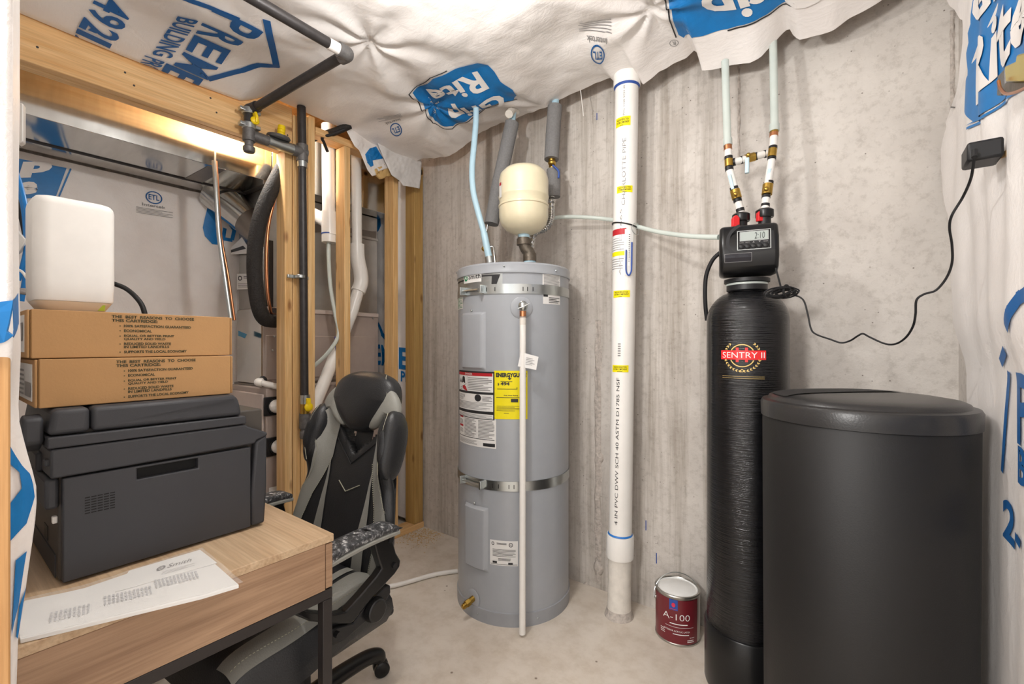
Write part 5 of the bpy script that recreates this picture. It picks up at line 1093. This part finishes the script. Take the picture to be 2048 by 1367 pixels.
# cartons
def carton(y0, y1, z0, label, x1, shade):
    c = thing('carton', label, 'box', (x1-.13, (y0+y1)/2, z0), 'printed cardboard cartons on the printer')
    hgt = .0955
    mk('carton_body', box(B(), x1-.26, y0+.006, z0, x1, y1-.006, z0+hgt), 'card', c, bevel=.0015)
    for ya, yb in ((y0, y0+.0045), (y1-.0045, y1)): mk('end_flap', box(B(), x1-.258, ya, z0+.001, x1-.0015, yb, z0+hgt-.001), 'card', c, bevel=.002)
    for ya in (y0+.0048, y1-.0062): mk('corrugated_edge', box(B(), x1-.255, ya, z0+.002, x1-.0008, ya+.0014, z0+hgt-.002), 'card_edge', c)
    W, Ht = y1-y0, hgt
    f = aff((x1+.0007, y0, z0), (x1+.0007, y1, z0), (x1+.0007, y0, z0+hgt)); bm = B()
    for s, u0, u1, v, hh_ in (('THE  BEST  REASONS  TO  CHOOSE', .345, .765, .875, .062), ('THIS CARTRIDGE:', .345, .568, .79, .062), ('100% SATISFACTION GUARANTEED', .402, .748, .675, .055), ('ECONOMICAL', .402, .538, .565, .055), ('EQUAL OR BETTER PRINT', .402, .655, .448, .055),
                            ('QUALITY AND YIELD', .402, .608, .375, .055), ('REDUCED SOLID WASTE', .402, .638, .268, .055), ('IN LIMITED LANDFILLS', .402, .628, .195, .055), ('SUPPORTS THE LOCAL ECONOMY', .402, .724, .085, .055)):
        text(bm, s, affm(f, u0, v, u1, v+hh_*1.1), .035, mx=.2)
    for v in (.70, .59, .473, .293, .11): disc(bm, .384, v, .0035, .012, f, 0, 10)
    mk('printed_text', bm, 'olive_print', c, smooth=0)
    lb_ = mk('end_label', box(B(), x1-.20, y0-.001, z0+.012, x1-.03, y0, z0+.085), 'paper', c)
    f = aff((x1-.20, y0-.0018, z0+.012), (x1-.03, y0-.0018, z0+.012), (x1-.20, y0-.0018, z0+.085)); bm = B(); rect(bm, .5, .3, .95, .8, f) if shade else rect(bm, .5, .1, .95, .5, f); lines(bm, .05, .1, .45, .9, 6, f); mk('label_print', bm, 'grey_print', lb_, smooth=0)
carton(.139, .487, 1.0955, 'brown toner carton lying directly on the printer, under another carton', -1.256, 0)
carton(.129, .488, 1.1925, 'brown toner carton on top of the stack, with the white router on it', -1.262, 1)
# router
rz = 1.289
t = thing('router', 'tall white rounded router standing on the cartons', 'router', (-1.352, .2, rz))
def rsq(hw, r, n=8):
    out = []
    for k, (sx_, sy_) in enumerate(((1, 1), (-1, 1), (-1, -1), (1, -1))):
        for i in range(n+1):
            a = k*PI/2+i*PI/2/n; out.append((sx_*(hw-r)+r*math.cos(a), sy_*(hw-r)+r*math.sin(a)))
    return out
def loft(bm, secs):
    prev = None; first = None
    for P in secs:
        rg_ = [bm.verts.new(p) for p in P]; n = len(rg_)
        if prev:
            for i in range(n): bm.faces.new((prev[i], prev[(i+1) % n], rg_[(i+1) % n], rg_[i]))
        else: bm.faces.new(rg_[::-1])
        prev = rg_
    bm.faces.new(prev); return bm
rcx, rcy, rh = -1.349, .2035, .0635
S = lambda hw, r, z: [(rcx+a, rcy+b, z) for a, b in rsq(hw, r)]
mk('shell', loft(B(), [S(rh-.003, .024, rz+.020), S(rh-.001, .026, rz+.024), S(rh, .026, rz+.06), S(rh, .026, rz+.215), S(rh-.0015, .025, rz+.224), S(rh-.006, .022, rz+.230), S(rh-.013, .018, rz+.2325)]), 'router', t, smooth=50)
mk('base_skirt', loft(B(), [S(rh-.016, .02, rz), S(rh-.014, .02, rz+.002), S(rh-.0035, .024, rz+.0195)]), 'router_base', t)
mk('lime_corner', loft(B(), [[(rcx+rh-.016+x, rcy+rh-.03+y, rz+z) for x, y in ((0, 0), (.0012+k_, 0), (.0012+k_, .012), (0, .012))] for z, k_ in ((.003, .001), (.015, .0075))]), 'lime', t)
tag(mk('router_cable', tube(B(), [at_d(*q) for q in [(205, 560, 1.22), (228, 567, 1.22), (252, 577, 1.23), (272, 594, 1.23), (286, 615, 1.23), (294, 650, 1.23)]], .0062, 10, 7), 'rubber'), 'thick black cable arching out from behind the router', 'cable')
# ================================================================== GAMING CHAIR
CR = Matrix.Translation((-1.325, .66, 0)) @ Matrix.Rotation(math.radians(8), 4, 'Z')
t = thing('gaming_chair', 'black and grey gaming chair pushed under the desk', 'chair', (-1.385, .735, 0)); t.rotation_euler = (0, 0, math.radians(5)); t['_loc'] = 1
def ck(name, bm, m, par=None, **kw):
    o = mk(name, bm, m, par or t, **kw); return o
al = math.radians(14); yb, zb0 = .125, .455
def BF(a, s, c):
    a *= .92; s *= .92; return Vector((a, yb+s*math.sin(al)-c*math.cos(al), zb0+s*math.cos(al)+c*math.sin(al)))
WT = [(0, .262), (.06, .275), (.15, .278), (.24, .262), (.32, .242), (.40, .234), (.47, .236), (.52, .230), (.56, .215), (.59, .18), (.62, .14), (.66, .12)]
def bw(s): return interp(WT, s)
def bc(u, s):  # how far the padding stands forward
    k = abs(u); sh = sstep(.30, .46, s)*sstep(.60, .50, s)
    return .012+.03*sstep(.45, .95, k)+.055*sh*sstep(.62, .92, k)-.02*sstep(.9, 1.0, k)+.012*(1-k*k)*sstep(0, .1, s)
SH = .62
def hole(u, v):
    s = v*SH; x = abs((2*u-1)*bw(s)); return (s > .415+.85*x and x < .125 and s > .36)
bk_ = ck('backrest', grid(B(), 48, 64, lambda u, v: BF((2*u-1)*bw(v*SH), v*SH, bc(2*u-1, v*SH)), hole), 'leather', smooth=180)
md = bk_.modifiers.new('thick', 'SOLIDIFY'); md.thickness = .055; md.offset = 1 if False else -1; md.use_even_offset = False
def BS(u, s, off=.003): return BF(u*bw(s), s, bc(u, s)+off)
def bstrip(L, R, mat, name, n=26, off=.0035):
    # L, R: lists of (s, u) edges of a band
    s0 = max(L[0][0], R[0][0]); s1 = min(L[-1][0], R[-1][0])
    def fn(p, v):
        s = s0+(s1-s0)*v; a = interp(L, s); b = interp(R, s); return BS(a+(b-a)*p, s, off)
    return ck(name, grid(B(), 6, n, fn), mat, bk_, smooth=180)
for sg in (-1, 1):
    F_ = lambda L: [(s, sg*u) for s, u in L]
    bstrip(F_([(0, .74), (.12, .76), (.25, .68), (.40, .49), (.52, .47), (.58, .55)]), F_([(0, .99), (.12, .98), (.25, .92), (.34, .82), (.42, .76), (.52, .80), (.58, .85)]), 'greyleather', 'grey_panel')
    bstrip(F_([(0, .34), (.15, .36), (.30, .46), (.40, .52)]), F_([(0, .56), (.15, .52), (.30, .52), (.40, .535)]), 'greyleather', 'grey_panel')
    for Q in ([(0, .735), (.12, .755), (.25, .675), (.40, .485)], [(.25, .93), (.34, .78), (.42, .735), (.52, .83)]):
        bm = B(); n = 60
        for i in range(n):
            s = Q[0][0]+(Q[-1][0]-Q[0][0])*(i+.15)/n; s2 = Q[0][0]+(Q[-1][0]-Q[0][0])*(i+.7)/n
            tube(bm, [BS(sg*interp(Q, s), s, .005), BS(sg*interp(Q, s2), s2, .005)], .0011, 5)
        ck('stitching', bm, 'stitch', bk_)
    # shoulder bolster
    ol = loop_smooth([(sg*.160, .53), (sg*.172, .46), (sg*.195, .375), (sg*.228, .355), (sg*.244, .42), (sg*.246, .50), (sg*.236, .56), (sg*.208, .597), (sg*.178, .585)], 5)
    ck('shoulder_bolster', pillow(B(), ol, .055, .05, lambda a, s, c: BF(a, s, c+.035)), 'leather', smooth=180)
    bm = B(); P = [(sg*.203, .372), (sg*.208, .42), (sg*.210, .48), (sg*.206, .54), (sg*.198, .585)]; tube(bm, [BF(a, s, .035+.0545*(1-((s-.478)/.125)**2*.8)**.5+.001) for a, s in P], .0013, 6, 6); ck('stitching', bm, 'stitch', bk_)
    # grey wing joining headrest and shoulder
    ol = loop_smooth([(sg*.14, .67), (sg*.185, .65), (sg*.212, .605), (sg*.203, .575), (sg*.16, .575), (sg*.115, .535), (sg*.075, .525), (sg*.10, .59)], 5)
    ck('headrest_wing', pillow(B(), ol, .022, .03, lambda a, s, c: BF(a, s, c+.034)), 'greyleather', smooth=180)
ck('centre_strap', grid(B(), 6, 14, lambda u, v: BF((2*u-1)*.048, .39+.20*v, -.008)), 'leather', smooth=180)
for V_ in ([(-.20, .315), (-.02, .285), (.0, .283), (.02, .285), (.28, .315)], [(-.34, .11), (0, .04), (.34, .11)], [(-.46, .47), (-.2, .42), (0, .383), (.2, .42), (.46, .47)]):
    bm = B(); tube(bm, [BS(u, s, .003) for u, s in V_], .0016, 6, 6 if len(V_) > 3 and V_[0][1] < .4 else 1); ck('seam', bm, 'black' if V_[0][1] != .315 else 'stitch', bk_)
ho = loop_smooth([(-.176, .635), (-.158, .69), (-.115, .722), (-.055, .738), (.0, .740), (.055, .738), (.115, .722), (.158, .69), (.176, .635), (.164, .61), (.115, .555), (.05, .512), (0, .502), (-.05, .512), (-.115, .555), (-.164, .61)], 5)
hr_ = ck('headrest', pillow(B(), ho, .058, .045, lambda a, s, c: BF(a, s, c+.012), 10, 2.8), 'leather', smooth=180)
bm = B(); tube(bm, [BF(a, s, c) for a, s, c in ((.150, .59, .045), (.154, .625, .050), (.142, .675, .048), (.118, .712, .04), (.10, .727, .025))], .0014, 6, 6); ck('stitching', bm, 'stitch', hr_)
# seat
def ST(u, v, off=0):
    e = max(0, (1-abs(u)**5)*(1-abs(v)**6))**.35
    y = -.33+.465*(v+1)/2; x = u*(.255-.02*sstep(.2, 1, -v)); return Vector((x, y, .435-.055*sstep(.9, -1, v)+.075*e+.018*sstep(.5, .85, abs(u))*e+.02*sstep(.3, -1, v)*e*.5+off))
bm = grid(B(), 36, 36, lambda u, v: ST(2*u-1, 2*v-1)); grid(bm, 2, 2, lambda u, v: Vector(((2*u-1)*.235, -.30+.40*v, .375))); b0 = bm
bmesh.ops.bridge_loops(bm, edges=[e for e in bm.edges if len(e.link_faces) == 1]) if False else None
def ring_sk():
    P = [ST(2*i/36-1, -1) for i in range(36)]+[ST(1, 2*i/36-1) for i in range(36)]+[ST(1-2*i/36, 1) for i in range(36)]+[ST(-1, 1-2*i/36) for i in range(36)]
    return P
P = ring_sk(); loft(bm, [[Vector((p.x, p.y, p.z+.001)) for p in P], [Vector((p.x*1.02, p.y*1.02, p.z-.03)) for p in P], [Vector((p.x*.94, p.y*.95, .362)) for p in P]])
se = ck('seat', bm, 'leather', smooth=60)
for sg in (-1, 1):
    ck('grey_panel', grid(B(), 6, 30, lambda p, v: ST(sg*(.56+.04*(1-v)+p*(.37-.05*(1-v))), -.93+1.8*v, .003)), 'greyleather', se, smooth=180)
    ck('grey_panel', grid(B(), 5, 24, lambda p, v: ST(sg*(.36+.10*(1-v)+p*(.12-.04*(1-v))), -.3+1.15*v, .003)), 'greyleather', se, smooth=180)
    bm = B()
    for i in range(50):
        v0 = -.9+1.75*i/50; tube(bm, [ST(sg*(.90-.09*(1-(v0+.93)/1.8)), v0, .004), ST(sg*(.90-.09*(1-(v0+.95)/1.8)), v0+.018, .004)], .0011, 5)
    ck('stitching', bm, 'stitch', se)
ck('worn_patch', grid(B(), 14, 14, lambda u, v: ST(-.34+.70*u+.05*math.sin(v*9), -.80+.75*v+.05*math.sin(u*8), .0025)), 'worn', se, smooth=180)
ck('seat_pan', box(B(), -.20, -.2, .335, .20, .2, .36), 'black', bevel=.01)
# arms
for sg in (-1, 1):
    X = sg*.272
    pad = ck('armrest_pad', tube(B(), [(X, .115, .662), (X, .085, .674), (X, -.01, .676), (X, -.09, .672), (X, -.115, .660)], .03, 18, 5, flat=(.0125, .034)), 'worn'); pad['label'] = 'worn armrest pad with flaking leather'
    ck('pad_edge', tube(B(), [(X, .12, .655), (X, .0, .659), (X, -.115, .652)], .03, 18, 4, flat=(.008, .0355)), 'greyleather', pad)
    M_ = Matrix.Translation((-1.385, .735, 0)) @ Matrix.Rotation(math.radians(5), 4, 'Z'); Mi = M_.inverted()
    def arm(L, x, th, nm, mat, par=None, bv=.004):
        P = [Mi @ at_x(520+a_/2, 680+b_/2, x) for a_, b_ in L]
        return ck(nm, prism(B(), [Vector((sg*p.x, p.y, p.z)) for p in P], (-sg*th, 0, 0)), mat, par, bevel=bv)
    ar = arm([(578, 750), (548, 763), (532, 800), (545, 850), (563, 880), (560, 905), (540, 935), (450, 1030), (375, 1125), (360, 1135), (300, 1135), (200, 1125), (130, 1095), (60, 1040), (20, 960), (40, 955), (80, 1030), (150, 1065), (200, 1085), (300, 1095), (345, 1085), (400, 1025), (468, 945), (488, 915), (470, 860), (455, 800), (440, 775), (290, 845), (285, 835), (440, 762), (510, 745)], -1.100, .028, 'arm_bracket', 'satin')
    arm([(300, 1150), (375, 1130), (440, 1040), (470, 1020), (500, 990), (522, 978), (524, 1010), (495, 1060), (492, 1090), (470, 1118), (440, 1112), (340, 1200), (310, 1212), (289, 1220), (286, 1160)], -1.118, .035, 'lower_plate', 'black', ar)
    p = Mi @ at_x(520+463/2, 680+1078/2, -1.105); ck('pivot_knob', cyl(B(), (sg*(p.x-.01), p.y, p.z), (sg*(p.x+.012), p.y, p.z), .036, .031, 28), 'satin', ar, bevel=.004)
    for a_, b_ in ((522, 798), (537, 900), (312, 1178), (465, 1078)):
        p = Mi @ at_x(520+a_/2, 680+b_/2, -1.100); ck('bolt', cyl(B(), (sg*(p.x-.01), p.y, p.z), (sg*(p.x+.005), p.y, p.z), .0085, seg=12), 'printer_dark', ar)
# base
ck('gas_lift', lathe(B(), [(.014, .34), (.014, .20), (.025, .20), (.025, .09), (0, .09)]), 'black')
hb_ = ck('hub', lathe(B(), [(0, .065), (.045, .065), (.05, .09), (.035, .125), (0, .125)]), 'satin')
for k in range(5):
    a = math.radians(90+72*k-3); d = Vector((math.cos(a), math.sin(a), 0)); s_ = Vector((-d.y, d.x, 0))
    sg_ = ck('base_leg', tube(B(), [d*.03+Vector((0, 0, .10)), d*.14+Vector((0, 0, .103)), d*.24+Vector((0, 0, .097)), d*.29+Vector((0, 0, .080)), d*.298+Vector((0, 0, .06))], lambda q: .030-.007*q, 14, 5), 'satin')
    cs_ = ck('caster', cyl(B(), d*.30+Vector((0, 0, .062)), d*.30+Vector((0, 0, .03)), .011), 'black', sg_)
    w = (d*.5+s_).normalized(); c0 = d*.306+Vector((0, 0, .0275))
    for q in (-1, 1):
        bm = B(); lathe(bm, [(0, 0), (.024, 0), (.0275, .004), (.0275, .016), (.022, .02), (0, .02)], c0+w*(q*.004), w*q, 28); ck('caster_wheel', bm, 'satin', cs_)

for L_, lb in (([(1097, 206, 2.3), (1098, 222, 2.29), (1097, 242, 2.3)], 'thin white wire end hanging beside the upright grey foam pipe'), ([(1161, 180, 2.18), (1164, 205, 2.17), (1167, 232, 2.18)], 'thin white wire end hanging between the foam pipe and the white vent pipe')):
    tag(mk('wire', tube(B(), [at_d(*q_) for q_ in L_], .002, 6, 4), 'pvc'), lb, 'wire')
# ================================================================== LIGHT
def lamp(name, kind, loc, power, col=(1, 1, 1), size=.05, rot=None, sy=None):
    l = bpy.data.lights.new(name, kind); l.energy = power; l.color = col
    if kind == 'AREA':
        l.size = size
        if sy: l.shape = 'RECTANGLE'; l.size_y = sy
    else: l.shadow_soft_size = size
    o = bpy.data.objects.new(name, l); COL.objects.link(o); o.location = loc
    if rot: o.rotation_euler = rot
    return o
lamp('ceiling_bulb', 'POINT', (-.95, .80, 2.22), 18, (1, .98, .95), .03)
lamp('furnace_room_bulb', 'POINT', (-2.443, .96, 2.33), 18, (1, .96, .90), .03)
lamp('doorway_fill_light', 'AREA', (-.55, -1.0, 1.8), 29, (1, .97, .94), .3, (math.radians(82), 0, math.radians(2)))  # unseen fill light added behind the camera to brighten the front sides
w = bpy.data.worlds.new('world'); scene.world = w; w.use_nodes = True
w.node_tree.nodes['Background'].inputs[0].default_value = (1, .975, .95, 1); w.node_tree.nodes['Background'].inputs[1].default_value = 1.5
vs = scene.view_settings; vs.view_transform = 'Standard'; vs.look = 'None'; vs.exposure = 0.2; vs.gamma = 1; vs.use_curve_mapping = False
